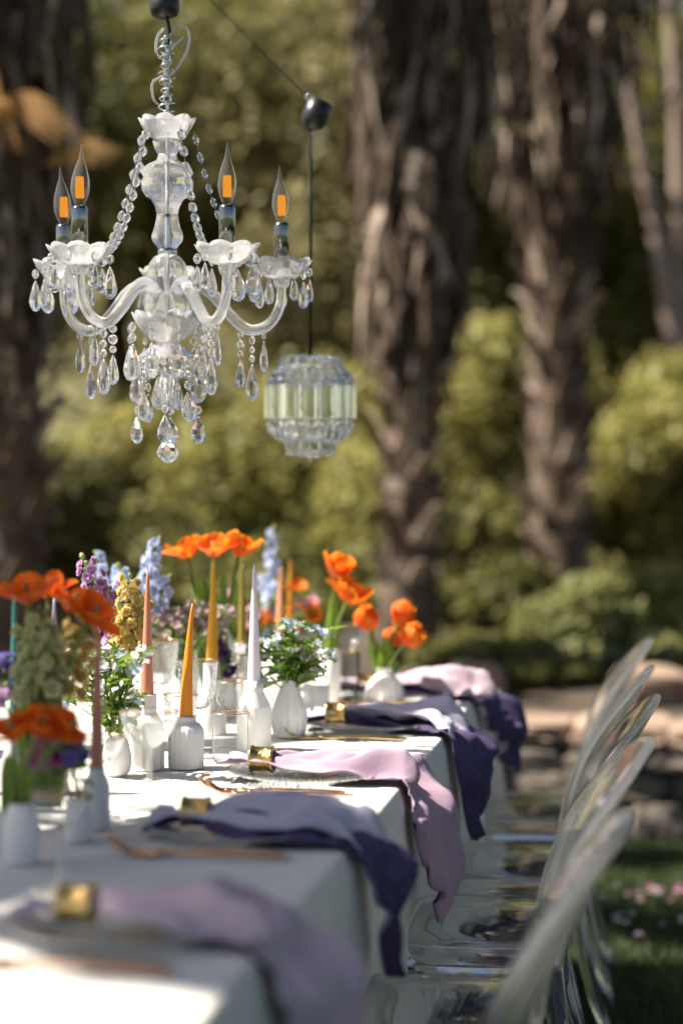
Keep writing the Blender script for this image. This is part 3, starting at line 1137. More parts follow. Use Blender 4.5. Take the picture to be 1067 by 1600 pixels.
def napkin_ring(P0, label):
    m = MB()
    r = .0215
    m.lathe([(r - .0015, -.021), (r + .001, -.021), (r + .0022, -.0195), (r + .0022, -.0165), (r, -.015), (r, .015), (r + .0022, .0165), (r + .0022, .0195), (r + .001, .021), (r - .0015, .021), (r - .0015, -.021)], 40,
            Matrix.Rotation(math.pi / 2, 4, 'Y'))
    tag(obj('napkin_ring', m, None, (P0.x, P0.y, TZ + .0345), (0, 0, rnd.uniform(-.08, .08)), mat='gold'), label, 'napkin ring', 'gold napkin rings')


def plate(Y, label):
    m = MB()
    m.lathe([(0, .006), (.09, .006), (.105, .011), (.138, .017), (.141, .0185), (.138, .0145), (.105, .008), (.09, .0), (0, .0)], 56)
    t = thing('glass_plate', label, 'plate', (-.60, Y + .01, TZ + .001), 0, 'clear glass plates')
    ds = obj('dish', m, t, mat='glass_cut')
    bd = MB()
    for i in range(96):
        a = 2 * math.pi * i / 96
        bd.lathe([(0, -.0026), (.0026, 0), (0, .0026)], 5, Matrix.Translation((.140 * math.cos(a), .140 * math.sin(a), .0195)))
    o = obj('beaded_rim', bd, ds, mat='glass_cut')
    o['kind'] = 'stuff'
    return t


def fork(loc, rz, mat, label, tilt=0.0):
    """lies along +X with the tines at -X"""
    t = thing('fork', label, 'fork', loc, rz, 'forks left of the plates')
    m = MB()
    pts = bez([(-.045, 0, .008), (-.03, 0, .005), (0, 0, .0065), (.06, 0, .007), (.13, 0, .005)], 16)
    m.tube(pts, [.0036, .0032, .0026, .0024, .0024, .0024, .0024, .0024, .0026, .0027, .0029, .003, .0032, .0034, .0035, .0034, .0024], 7)
    m.v = [(a, b * 1.35, c * .9) for a, b, c in m.v]
    obj('handle', m, t, mat=mat)
    m = MB()
    m.grid(lambda u, w: (-.042 - .028 * u, (w - .5) * (.010 + .012 * sstep(0, .6, u)), .008 - .004 * math.sin(u * 2.4)), 8, 5)
    o = obj('head', m, t, mat=mat)
    solidify(o, .0016)
    for k in range(4):
        y = (k - 1.5) * .0062
        m = MB()
        m.tube(bez([(-.068, y, .0045), (-.085, y, .004), (-.104, y * 1.1, .012), (-.118, y * 1.15, .026)], 8), [.0018] * 6 + [.0016, .0013, .0008], 5)
        obj('tine', m, t, mat=mat)
    return t


nap = [('napkin_pink', 'napkin_purple', 'pale pink napkin with dark purple end at the far end of the table', 31, .13, .004, True, .0, .5),
       ('napkin_lavender', 'napkin_purple', 'sunlit lavender napkin whose dark purple point hangs over the cloth', 36, .165, .022, True, -.02, .34),
       ('napkin_lilac', 'napkin_purple', 'pale lilac pink napkin spilling over the table edge in a long point', 43, .175, .004, False, -.05, .22),
       ('napkin_lavender', 'napkin_purple', 'shaded lavender napkin with a broad dark purple fold', 52, .135, .030, True, -.02, .5),
       ('napkin_pink', 'napkin_purple', 'pale pink napkin half in shade at the near setting', 61, .20, .012, False, -.04, .55)]
where = ['the farthest setting', 'the sunlit lavender napkin', 'the lilac pink napkin', 'the shaded lavender napkin', 'the half shaded pink napkin']
for i, P0 in enumerate(NAP):
    a, b, lab, sd, hg, fr, phg, de, tw = nap[i]
    Y = P0.y
    napkin(P0, a, b, lab, sd, hg, front=fr, purple_hang=phg, dy_end=de, tipw=tw)
    napkin_ring(P0, 'gold napkin ring round ' + where[i] if i else 'gold napkin ring at the farthest setting')
    plate(Y, 'clear glass plate with beaded rim under ' + where[i] if i else 'clear glass plate with beaded rim at the farthest setting')
    gm = 'rose_gold' if i >= 2 else 'gold_cutlery'
    cn = 'rose gold' if i >= 2 else 'gold'
    for k in range(2):
        fork((-.64 + .018 * k, Y - .150 - .026 * k, TZ + .001), rnd.uniform(-.04, .04), gm, cn + (' outer' if k else ' inner') + ' fork on the table beside ' + where[i])

# ------------------------------------------------------------------ chandelier
CH = PY(262, 450, 3.52)
K = kpx(CH)
chand = thing('chandelier', 'five armed clear glass chandelier hung with crystal drops above the table', 'chandelier', CH, 0)
chand.rotation_euler = (0, 0, YAW)


def Z(py):
    return (450 - py) * K * (.972 if py < 450 else 1.0)


def prof(pts):
    return [(r * K, Z(y)) for r, y in pts]


def scallop(lobes, amp, lift, i0=0):
    def mod(th, i, r, z):
        c = abs(math.cos(th * lobes / 2))
        if i < i0:
            return r, z
        return r * (1 - amp + amp * c), z + lift * c * K
    return mod


m = MB()
m.lathe(prof([(0, 235), (15, 235), (20, 226), (23, 215), (14, 207), (0, 205)]), 20)
obj('neck_knob', m, chand, mat='crystal')
m = MB()
m.lathe(prof([(0, 333), (16, 333), (19, 320), (25, 308), (34, 303), (40, 292), (41, 280), (37, 272), (41, 266), (38, 258), (30, 252), (17, 246), (14, 236), (0, 235)]), 24)
obj('urn', m, chand, mat='crystal')
m = MB()
m.lathe(prof([(0, 388), (13, 388), (24, 374), (25, 366), (20, 352), (17, 336), (17, 333), (0, 333)]), 20)
obj('stem', m, chand, mat='crystal')
obj('collar', MB().lathe(prof([(0, 398), (15, 398), (15, 387), (0, 387)]), 20), chand, mat='chrome')
obj('globe', MB().lathe(prof([(0, 458), (18, 456), (27, 444), (31, 428), (29, 412), (21, 400), (12, 396), (0, 396)]), 24), chand, mat='crystal')
obj('hub', MB().lathe(prof([(0, 492), (34, 492), (36, 482), (34, 462), (26, 457), (0, 457)]), 24), chand, mat='crystal')
obj('rod', MB().lathe(prof([(0, 560), (2.5, 560), (2.5, 200), (0, 200)]), 8), chand, mat='chrome')


def dish(name, pts, lobes=10, amp=.12, lift=5, i0=2):
    # pts run up the outside of the dish from the foot to the lip; the inside follows 3 px in
    outer = [(r * K, Z(y)) for r, y in pts]
    inner = [(max(r - 3.5, .5) * K, Z(y - 2.5)) for r, y in reversed(pts[:-1])]
    m_ = MB()
    n0, full = len(outer), outer + inner

    def mod(th, i, r, z):
        w = i / (n0 - 1) if i < n0 else 1 - (i - n0 + 1) / (n0 - 1)
        c = abs(math.cos(th * lobes / 2))
        w = w ** 1.5
        return r * (1 - amp * w + amp * w * c) * (1 + .02 * w * math.cos(th * lobes * 3)), z + lift * c * K * w
    m_.lathe(full, lobes * 8, mod=mod)
    return m_


obj('crown_dish', dish('d', [(6, 216), (20, 214), (32, 205), (40, 193), (45, 182)], 8), chand, mat='crystal')
obj('lower_dish', dish('d', [(10, 536), (26, 532), (40, 520), (50, 506), (56, 492)], 10), chand, mat='crystal')
obj('drop_tier', dish('d', [(8, 536), (22, 538), (34, 546), (44, 553), (50, 560)], 8, lift=-3), chand, mat='crystal')

drop_me = MB().lathe([(0, -1.0), (.13, -.97), (.24, -.86), (.285, -.70), (.25, -.50), (.15, -.26), (.06, -.07), (0, 0)], 8).mesh('crystal_drop', 'crystal_drop', False)
bead_me = MB().lathe([(0, -.5), (.26, -.40), (.44, -.16), (.44, .16), (.26, .40), (0, .5)], 8).mesh('bead', 'crystal_drop', False)
q = random.Random(5)


def pendant(x, y, z, beads, L, parent=chand, bs=11, wd=1.0):
    """hangs straight down from (x, y, z): beads, then a teardrop of length L px"""
    L_ = L * K
    zz = z - len(beads) * 0
    top = z - sum(b * K * 1.08 for b in beads) - 2 * K
    o = obj('crystal_drop', drop_me, parent, (x, y, top), (0, 0, q.uniform(0, 6)), (L_ * wd, L_ * wd * .75, L_))
    cz = z - K
    for b in beads:
        s = b * K
        c = obj('bead', bead_me, o)
        c.scale = (s / (L_ * wd), s * .6 / (L_ * wd * .75), s / L_)
        c.location = (0, 0, (cz - s * .54 - top) / L_)
        cz -= s * 1.08
    return o


R_ARM = 183
tube_me = MB().lathe([(0, 0), (12.5 * K, 0), (12.5 * K, 66 * K), (11 * K, 71 * K), (0, 71 * K)], 20).mesh('candle_sleeve', 'darkened_chrome')
bulb_prof = [(0, 0), (7, 0), (8.5, 5), (13, 17), (14.5, 28), (13, 42), (8.5, 58), (4, 70), (2, 82), (.8, 90), (0, 92)]
bulb_me = MB().lathe([(r * K, z * K) for r, z in bulb_prof], 18).mesh('bulb', 'bulb_glass')
fil_me = MB().lathe([(0, 12 * K), (6.5 * K, 12 * K), (6.8 * K, 22 * K), (6.2 * K, 43 * K), (0, 43 * K)], 10).mesh('filament', 'filament')
bob_me = dish('d', [(10, 24), (26, 21), (38, 12), (46, 3), (50, -4)], 8)
bob_me.v = [(a, b, c - Z(0)) for a, b, c in bob_me.v]
bob_me = bob_me.mesh('drip_dish', 'crystal')
collar_me = MB().lathe([(0, -30 * K), (11 * K, -30 * K), (14 * K, -18 * K), (9 * K, 0), (0, 0)], 16).mesh('arm_cup', 'crystal')
arm_cur = bez([(24, 0, -8), (48, 0, 4), (72, 0, -8), (98, 0, -38), (128, 0, -62), (160, 0, -55), (180, 0, -24), (R_ARM, 0, 22)], 36)
arm_me = MB().tube([p * K for p in arm_cur], [(10.5 - 3 * i / 36) * K for i in range(37)], 12).mesh('arm', 'crystal')
for i, deg in enumerate((56, 130, 201, 266, 345)):
    a = -rad(deg)          # towards the camera is -Y
    arm = obj('arm', arm_me, chand, rot=(0, 0, a))
    bz = 37 * K
    obj('arm_cup', collar_me, arm, (R_ARM * K, 0, bz - 2 * K))
    obj('drip_dish', bob_me, arm, (R_ARM * K, 0, bz + 5 * K))
    obj('candle_sleeve', tube_me, arm, (R_ARM * K, 0, bz))
    obj('bulb', bulb_me, arm, (R_ARM * K, 0, bz + 71 * K), (q.uniform(-.06, .06), q.uniform(-.06, .06), 0))
    obj('filament', fil_me, arm, (R_ARM * K, 0, bz + 71 * K))
    ax, ay = R_ARM * K * math.cos(a), R_ARM * K * math.sin(a)
    for k in range(7):
        b = 2 * math.pi * (k + .5) / 7 + a
        r = 45 * K
        pendant(ax + r * math.cos(b), ay + r * math.sin(b), bz + 1 * K, [16], q.choice((38, 44, 50)), wd=.85)
    # under the bend of the arm
    ux, uy = 135 * K * math.cos(a), 135 * K * math.sin(a)
    pendant(ux, uy, -70 * K, [15, 13, 13], q.uniform(50, 66), wd=.75)
    pendant(ux * .86, uy * .86, -62 * K, [14, 16, 12], 46, wd=.7)
    pendant(ux * 1.14, uy * 1.14, -64 * K, [12], 50, wd=.62)
    # garland of beads from the crown dish to the drip dish
    p0 = Vector((42 * K * math.cos(a), 42 * K * math.sin(a), Z(196)))
    p1 = Vector((140 * K * math.cos(a), 140 * K * math.sin(a), bz + 2 * K))
    pts = []
    for s in range(15):
        u = s / 14
        p = p0.lerp(p1, u)
        p.z -= 52 * K * math.sin(math.pi * u) ** .9
        hr = math.hypot(p.x, p.y)
        pts.append(p)
    g = obj('bead_garland', MB().tube(pts, .6 * K, 5), chand, mat='steel_wire')
    for s in range(14):
        p = (pts[s] + pts[s + 1]) * .5
        d = (pts[s + 1] - pts[s]).normalized()
        o = obj('bead', bead_me, g, p, scale=(17 * K, 11 * K, 18 * K))
        o.rotation_euler = d.to_track_quat('Z', 'Y').to_euler()
for k in range(9):
    a = 2 * math.pi * k / 9 + .2
    pendant(60 * K * math.cos(a), 60 * K * math.sin(a), Z(504), [15, 15], 56, wd=.9)
for k in range(8):
    a = 2 * math.pi * k / 8
    x_, y_ = 48 * K * math.cos(a), 48 * K * math.sin(a)
    if k % 2:
        pendant(x_, y_, Z(562), [15, 15, 15], 46, wd=.85)
    else:
        o = pendant(x_, y_, Z(562), [10], 56, wd=1.0)
        pendant(x_, y_, Z(632), [14], 44, wd=1.05)
for k in range(4):
    a = 2 * math.pi * k / 4 + .5
    pendant(16 * K * math.cos(a), 16 * K * math.sin(a), Z(556), [14, 14], 52, wd=.9)
obj('bead', MB().lathe([(0, Z(724)), (6 * K, Z(722)), (14 * K, Z(716)), (17.5 * K, Z(708)), (15 * K, Z(699)), (8 * K, Z(690)), (3 * K, Z(684)), (0, Z(683))], 10), chand, mat='crystal_drop', smooth=False).name = 'crystal_ball'
obj('hanging_wire', MB().tube([(0, 0, Z(690)), (0, 0, Z(560))], .7 * K, 5), chand, mat='steel_wire')

# chain: chrome links wound with thin cable, up to a black hook
lk = MB()
for k in range(9):
    c = Vector((0, 0, Z(176 - 15 * k)))
    pts = []
    for s in range(13):
        th = 2 * math.pi * s / 12
        e = Vector((5.5 * K * math.cos(th), 0, 10 * K * math.sin(th)))
        if k % 2:
            e = Vector((0, e.x, e.z))
        pts.append(c + e)
    o = obj('chain_link', MB().tube(pts, 2.0 * K, 6, cap=False), chand, mat='chrome')
pts = []
for s in range(120):
    u = s / 119
    th = u * 62
    r = (8 + 5 * math.sin(u * 9) ** 2) * K
    pts.append((r * math.cos(th) - 1 * K, r * math.sin(th), Z(180 - 130 * u)))
obj('wound_cable', MB().tube(pts, 1.6 * K, 5), chand, mat='chrome')
for nm, pl in (('cable_loop', [(4, 52), (16, 30), (32, 38), (34, 62), (22, 90), (6, 112)]), ('cable_loop', [(6, 72), (14, 60), (26, 50)]), ('cable_loop', [(-4, 35), (-14, 48), (-17, 70), (-10, 84)]), ('cable_loop', [(-6, 112), (-22, 122), (-21, 148), (-10, 160)])):
    obj(nm, MB().tube(bez([(a * K, -6 * K, Z(b)) for a, b in pl], 16), 2.1 * K, 6), chand, mat='crystal')
obj('hook', MB().tube(bez([(0, 0, Z(62)), (4 * K, 0, Z(45)), (2 * K, 0, Z(28)), (-3 * K, 0, Z(10))], 12), 3.2 * K, 8), chand, mat='dark_metal')
obj('mounting_cup', MB().lathe(prof([(0, 18), (9, 18), (20, 14), (24, 4), (22, -24), (0, -26)]), 20), chand, (-4 * K, 0, 0), mat='black_plastic')
obj('suspension_cable', MB().tube([(-4 * K, 0, Z(-20)), (-4 * K, 0, LIMB_Z - CH.z + .02)], 2.5 * K, 6), chand, mat='dark_metal')

# ------------------------------------------------------------------ hanging glass lantern
LN = PY(485, 630, 4.1)
k2 = kpx(LN)
lan = thing('glass_lantern', 'round clear glass lantern of upright prisms on a dark cable', 'lantern', LN, YAW)


def Zl(py):
    return (630 - py) * k2 * 1.004


def ring_of_bars(name, n, r, y0, y1, w, d, r2=None, ph=0.0):
    """n upright glass bars round the lantern, from height y0 to y1 (pixels)"""
    h = Zl(y0) - Zl(y1)
    r2 = r if r2 is None else r2
    ln = math.hypot(h, (r2 - r) * k2)
    w_, d_ = w * k2 / 2, d * k2 / 2
    b = .5
    sec = [(-w_ * (1 - b), -d_), (w_ * (1 - b), -d_), (w_, -d_ * (1 - b)), (w_, d_ * (1 - b)), (w_ * (1 - b), d_), (-w_ * (1 - b), d_), (-w_, d_ * (1 - b)), (-w_, -d_ * (1 - b))]
    v = [(x_, y_, -ln / 2) for x_, y_ in sec] + [(x_, y_, ln / 2) for x_, y_ in sec]
    f = [(i, (i + 1) % 8, 8 + (i + 1) % 8, 8 + i) for i in range(8)] + [tuple(range(7, -1, -1)), tuple(range(8, 16))]
    me = MB().add(v, f).mesh(name, 'prism', False)
    rm = (r + r2) / 2 * k2
    tilt = math.atan2((r2 - r) * k2, h)
    for i in range(n):
        a = 2 * math.pi * (i + ph) / n
        o = obj(name, me, lan, (rm * math.cos(a), rm * math.sin(a), (Zl(y0) + Zl(y1)) / 2))
        o.rotation_euler = (Matrix.Rotation(a - math.pi / 2, 4, 'Z') @ Matrix.Rotation(tilt, 4, 'X')).to_euler()


ring_of_bars('glass_prism', 16, 66, 602, 654, 21, 12)
ring_of_bars('shoulder_prism', 18, 68, 598, 576, 20, 9, 50)
ring_of_bars('top_prism', 14, 41, 572, 557, 15, 8)
ring_of_bars('lower_prism', 18, 52, 684, 659, 17, 9, 67)
ring_of_bars('foot_prism', 14, 34, 706, 690, 14, 9, 38)
for nm, r, y, t_ in (('rim_ring', 70, 600, 3), ('rim_ring', 70, 657, 3), ('rim_ring', 52, 574, 3), ('rim_ring', 54, 686, 3), ('rim_ring', 40, 708, 3)):
    m = MB()
    m.tube([(r * .93 * k2 * math.cos(2 * math.pi * i / 48), r * .93 * k2 * math.sin(2 * math.pi * i / 48), Zl(y)) for i in range(49)], t_ * k2, 6, cap=False)
    obj(nm, m, lan, mat='prism')
lb = MB().lathe([(0, -.5), (.36, -.36), (.5, 0), (.36, .36), (0, .5)], 7).mesh('glass_bead', 'crystal_drop', False)
for n, r, y, s in ((26, 57, 586, 12), (26, 60, 672, 12), (20, 46, 566, 10), (18, 40, 688, 10)):
    for i in range(n):
        a = 2 * math.pi * i / n
        obj('glass_bead', lb, lan, (r * k2 * 1.03 * math.cos(a), r * k2 * 1.03 * math.sin(a), Zl(y)), scale=s * k2)
obj('base_dish', MB().lathe([(0, Zl(716)), (12 * k2, Zl(715)), (30 * k2, Zl(708)), (36 * k2, Zl(704)), (28 * k2, Zl(702)), (0, Zl(706))], 16), lan, mat='prism', smooth=False)
obj('finial', MB().lathe([(0, Zl(722)), (3 * k2, Zl(719)), (2 * k2, Zl(715)), (0, Zl(714))], 8), lan, mat='prism')
obj('bulb', MB().lathe([(0, Zl(650)), (9 * k2, Zl(648)), (17 * k2, Zl(636)), (18 * k2, Zl(622)), (12 * k2, Zl(604)), (8 * k2, Zl(592)), (0, Zl(592))], 16), lan, mat='bulb_glass')
obj('socket', MB().lathe([(0, Zl(593)), (9 * k2, Zl(593)), (9 * k2, Zl(572)), (5 * k2, Zl(558)), (0, Zl(556))], 14), lan, mat='gold')
obj('top_plate', MB().lathe([(0, Zl(560)), (40 * k2, Zl(560)), (40 * k2, Zl(557)), (0, Zl(556))], 24), lan, mat='prism')
obj('cable', MB().tube([(0, 0, Zl(558)), (0, 0, Zl(203))], 2.6 * k2, 8), lan, mat='green_cable')
cup = MB().lathe([(0, Zl(208)), (9 * k2, Zl(206)), (17 * k2, Zl(200)), (21 * k2, Zl(190)), (22 * k2, Zl(162)), (18 * k2, Zl(160)), (18 * k2, Zl(166)), (0, Zl(168))], 22)
cc = Vector((0, 0, Zl(185)))
Mt = Matrix.Translation(cc + Vector((8 * k2, 0, 0))) @ Matrix.Rotation(rad(24), 4, 'Y') @ Matrix.Translation(-cc)
cup.v = [tuple(Mt @ Vector(p)) for p in cup.v]
obj('ceiling_cup', cup, lan, mat='black_plastic')
obj('clip', MB().tube(bez([(2 * k2, 0, Zl(165)), (-6 * k2, 0, Zl(156)), (-2 * k2, 0, Zl(150)), (4 * k2, 0, Zl(158))], 10), 2.2 * k2, 6), lan, mat='chrome')
w0 = PY(481, 152, 4.1)
w1 = PY(330, 0, 4.1)
w2 = w0 + (w1 - w0) * ((LIMB_Z + .03 - w0.z) / (w1.z - w0.z))
m = MB().tube([w0 - w0, w1 - w0, w2 - w0], .0013, 6)
tag(obj('hanging_wire', m, None, w0, mat='dark_metal'), 'thin taut wire slanting up from the black cup of the glass lantern', 'wire')


# ------------------------------------------------------------------ vessels on the table
def ribbed(count, amp, i0, i1):
    def mod(th, i, r, z):
        return (r * (1 - amp * (.5 + .5 * math.cos(th * count))), z) if i0 <= i <= i1 else (r, z)
    return mod


def spline_prof(pts, n=28):
    return [(max(p.x, 0), p.z) for p in bez([(r, 0, z) for r, z in pts], n)]


def vessel(name, label, cat, px, py, pts, mat='ceramic', ribs=None, n=48, smooth_prof=False, faceted=0, group=None, hollow=0.0, rim=None, rimr=None):
    """pts are (radius, height) in photograph pixels at the place where it stands"""
    p = PZ(px, py)
    k = kpx(p)
    pr = [(r * k, z * k) for r, z in pts]
    if smooth_prof:
        pr = spline_prof(pr)
    zs = [z for r, z in pr]
    if hollow:
        top = pr[-1]
        pr = pr + [(max(top[0] - hollow * k, .001), top[1]), (max(top[0] - hollow * k * 1.3, .001), top[1] * .35), (0, top[1] * .3)]
    pr = [(0, 0)] + [(r, z) for r, z in pr]
    mod = None
    if ribs:
        cnt, amp, z0, z1 = ribs

        def mod(th, i, r, z):
            w = sstep(z0 * k, z0 * k + 6 * k, z) * sstep(z1 * k, z1 * k - 6 * k, z)
            return r * (1 - amp * w * (.5 + .5 * math.cos(th * cnt)) ** .7), z
    N = faceted or (ribs[0] * 6 if ribs else n)
    m = MB().lathe(pr, N, mod=mod)
    t = thing(name, label, cat, (p.x, p.y, TZ + .0015), 0, group)
    obj('body', m, t, mat=mat, smooth=not faceted)
    if rim:
        r, z = pts[-1][0] * k, pts[-1][1] * k
        obj('rim', MB().tube([(r * math.cos(2 * math.pi * i / 48), r * math.sin(2 * math.pi * i / 48), z) for i in range(49)], .0011, 6, cap=False), t, mat=rim)
    return t, p, k


CANDLES = 'taper candles'


def candle(p, k, y0, y1, px_shift, colour, label, r=10.5, bend=0.0, py_ref=None):
    """a taper from photograph row y0 (foot) to y1 (tip) standing over p"""
    z0 = PY(0, y0, p.y).z
    z1 = PY(0, y1, p.y).z
    t = thing('taper_candle', label, 'candle', (p.x, p.y, z0 + .0012), 0, CANDLES)
    h = z1 - z0
    n = 16
    pts, rr = [], []
    for i in range(n + 1):
        u = i / n
        pts.append((px_shift * k * u + bend * k * math.sin(u * math.pi), 0, h * (-.02 + 1.02 * u)))
        rr.append(k * r * (1 - .80 * u ** 1.25) * (1 if i < n else .45))
    tp = obj('taper', MB().tube(pts, rr, 16), t, mat='wax_' + colour)
    e = Vector(pts[-1])
    obj('wick', MB().tube([e - Vector((0, 0, .002)), e + Vector((-.0008, 0, .006)), e + Vector((-.004, 0, .011))], .0009, 5), tp, mat='wick')
    return t


HG = 'white ceramic candle holders'
_, p, k = vessel('candle_holder', 'white faceted ceramic holder under the pink terracotta candle', 'candle holder', 230, 1203, [(26, 0), (28, 4), (28, 62), (26, 74), (17, 86), (16, 90), (16, 117), (11, 117)], faceted=12, group=HG)
candle(p, k, 1089, 890, 2, 'terracotta', 'pink terracotta taper candle in the faceted white holder')
_, p, k = vessel('candle_holder', 'squat white ribbed bottle holder under the short leaning orange candle', 'candle holder', 291, 1201, [(26, 0), (28, 3), (28.5, 55), (27, 62), (22, 69), (15, 73), (14.5, 76), (14.5, 81), (10.5, 81)], ribs=(18, .07, 3, 64), group=HG)
candle(p, k, 1122, 940, 11, 'orange', 'short orange taper candle leaning in the squat bottle holder', r=11, bend=-2)
_, p, k = vessel('candle_holder', 'white ribbed cylinder holder with sloping shoulder under the white candle', 'candle holder', 397, 1172, [(26, 0), (27, 2), (27, 66), (26, 69), (15.5, 90), (15, 93), (15, 107), (11, 107)], ribs=(26, .05, 1, 68), group=HG)
candle(p, k, 1067, 878, 1, 'white', 'white taper candle in the ribbed cylinder holder')
_, p, k = vessel('candle_holder', 'white ceramic holder under the tall golden candle behind the glasses', 'candle holder', 331, 1148, [(22, 0), (23, 2), (23, 50), (13, 68), (12.5, 112), (9.5, 112)], ribs=(20, .05, 1, 52), group=HG)
candle(p, k, 1036, 871, 4, 'golden', 'tall golden yellow taper candle in front of the clear tulip jar', r=9.6)
_, p, k = vessel('candle_holder', 'small white holder under the olive green candle', 'candle holder', 379, 1108, [(17, 0), (18, 2), (18, 60), (14, 80), (13, 100), (7.5, 100)], group=HG)
candle(p, k, 1008, 880, 0, 'olive', 'olive green taper candle under the tulips of the clear jar', r=7.5)
_, p, k = vessel('candle_holder', 'white holder under the peach candle among the far flowers', 'candle holder', 437, 1090, [(15, 0), (16, 2), (16, 60), (10, 75), (9.5, 100), (6.5, 100)], group=HG)
candle(p, k, 990, 884, 2, 'peach', 'peach taper candle between the delphinium and the far orange flowers', r=7.5)
_, p, k = vessel('candle_holder', 'white holder under the farthest thin orange candle', 'candle holder', 454, 1074, [(14, 0), (15, 2), (15, 60), (9, 75), (9, 100), (6, 100)], group=HG)
candle(p, k, 975, 872, 0, 'orange', 'thin orange taper candle behind the peach candle', r=5.5)
_, p, k = vessel('candle_holder', 'pale bottle holder in shade under the dark pink candle', 'candle holder', 152, 1296, [(19, 0), (21, 3), (21, 66), (17, 80), (13, 86), (12.5, 96), (10.5, 96)], ribs=(16, .05, 3, 68), group=HG)
candle(p, k, 1201, 972, 2, 'terracotta', 'dark pink taper candle standing in shade in the pale bottle holder', r=11)
_, p, k = vessel('candle_holder', 'shaded white holder under the teal candle', 'candle holder', 24, 1268, [(20, 0), (21, 3), (21, 80), (13, 100), (13, 150), (9, 150)], group=HG)
candle(p, k, 1120, 926, 0, 'teal', 'teal taper candle under the red orange tulips', r=9)
_, p, k = vessel('candle_holder', 'shaded white holder under the lilac candle', 'candle holder', 86, 1240, [(20, 0), (21, 3), (21, 70), (13, 90), (13, 140), (9, 140)], group=HG)
candle(p, k, 1100, 935, 0, 'lilac', 'lilac taper candle half hidden by the red orange tulips', r=8.5)

VG = 'white flower vases'
_, V1, V1k = vessel('vase', 'white teardrop vase with vertical ribs holding the small blue flowers', 'vase', 452, 1153, [(20, 0), (25, 5), (28.5, 24), (27, 44), (19, 66), (12, 82), (9.5, 90)], ribs=(16, .10, 4, 78), smooth_prof=True, hollow=2, group=VG)
_, V2, V2k = vessel('vase', 'white bulb vase with pleated shoulder and narrow neck holding three orange tulips', 'vase', 601, 1099, [(22, 0), (29, 5), (30.5, 16), (26, 30), (16, 42), (11.5, 48), (12, 52), (15, 55)], ribs=(18, .10, 6, 44), smooth_prof=True, hollow=2, group=VG)
_, V3, V3k = vessel('vase', 'tall white ribbed cylinder vase holding the two open orange tulips', 'vase', 516, 1101, [(15, 0), (16, 2), (16, 84), (14, 86)], ribs=(20, .05, 1, 82), hollow=2, group=VG)
vessel('tumbler_vase', 'short white frosted tumbler in front of the tall ribbed cylinder vase', 'tumbler', 494, 1116, [(18, 0), (20, 2), (21, 46), (20, 47)], ribs=(14, .05, 1, 46), hollow=2)
_, V4, V4k = vessel('vase', 'white ribbed vase holding the yellow and lilac stocks', 'vase', 203, 1172, [(16, 0), (18, 3), (18, 70), (15, 84), (13, 90)], ribs=(16, .06, 2, 72), hollow=2, group=VG)
_, V5, V5k = vessel('vase', 'round white vase in shade holding leafy sprigs with white flowers', 'vase', 183, 1213, [(14, 0), (21, 8), (23, 28), (18, 52), (12, 62), (12, 68)], smooth_prof=True, hollow=2, group=VG)
_, V6, V6k = vessel('vase', 'white vase holding the blue delphiniums behind the stocks', 'vase', 222, 1128, [(18, 0), (20, 3), (20, 60), (14, 80), (13, 86)], hollow=2, group=VG)
_, V7, V7k = vessel('vase', 'squat white vase in shade holding pink and violet flowers', 'vase', 124, 1316, [(18, 0), (22, 5), (23, 40), (18, 60), (14, 68)], smooth_prof=True, hollow=2, group=VG)
_, V8, V8k = vessel('vase', 'shaded white vase at the near end holding low red orange tulips', 'vase', 34, 1350, [(22, 0), (27, 6), (28, 60), (22, 84), (17, 94)], smooth_prof=True, hollow=2, group=VG)
_, V9, V9k = vessel('glass_vase', 'clear cylinder vase of tall red orange tulips', 'vase', 70, 1292, [(26, 0), (28, 2), (28, 130), (28, 150)], mat='glass')
_, V10, V10k = vessel('glass_jar', 'round clear glass jar with knobbly surface holding three tall tulips', 'jar', 332, 1120, [(26, 0), (34, 4), (38, 30), (39, 80), (36, 120), (29, 140), (26, 148), (30, 158)], mat='glass_hobnail', smooth_prof=True)
_, V11, V11k = vessel('vase', 'white vase among the far flowers at the end of the table', 'vase', 428, 1080, [(15, 0), (17, 3), (17, 60), (13, 76), (12, 82)], hollow=2, group=VG)
_, V12, V12k = vessel('glass_vase', 'clear knobbly vase holding the dull mauve sprays', 'vase', 282, 1128, [(20, 0), (25, 3), (27, 60), (22, 100), (24, 120)], mat='glass_hobnail', smooth_prof=True)
_, V13, V13k = vessel('vase', 'small white vase holding the dark purple pansies', 'vase', 356, 1122, [(14, 0), (16, 3), (16, 40), (11, 56), (10, 62)], hollow=2, group=VG)


# ------------------------------------------------------------------ drinking glasses
GG = 'drinking glasses with gold rims'


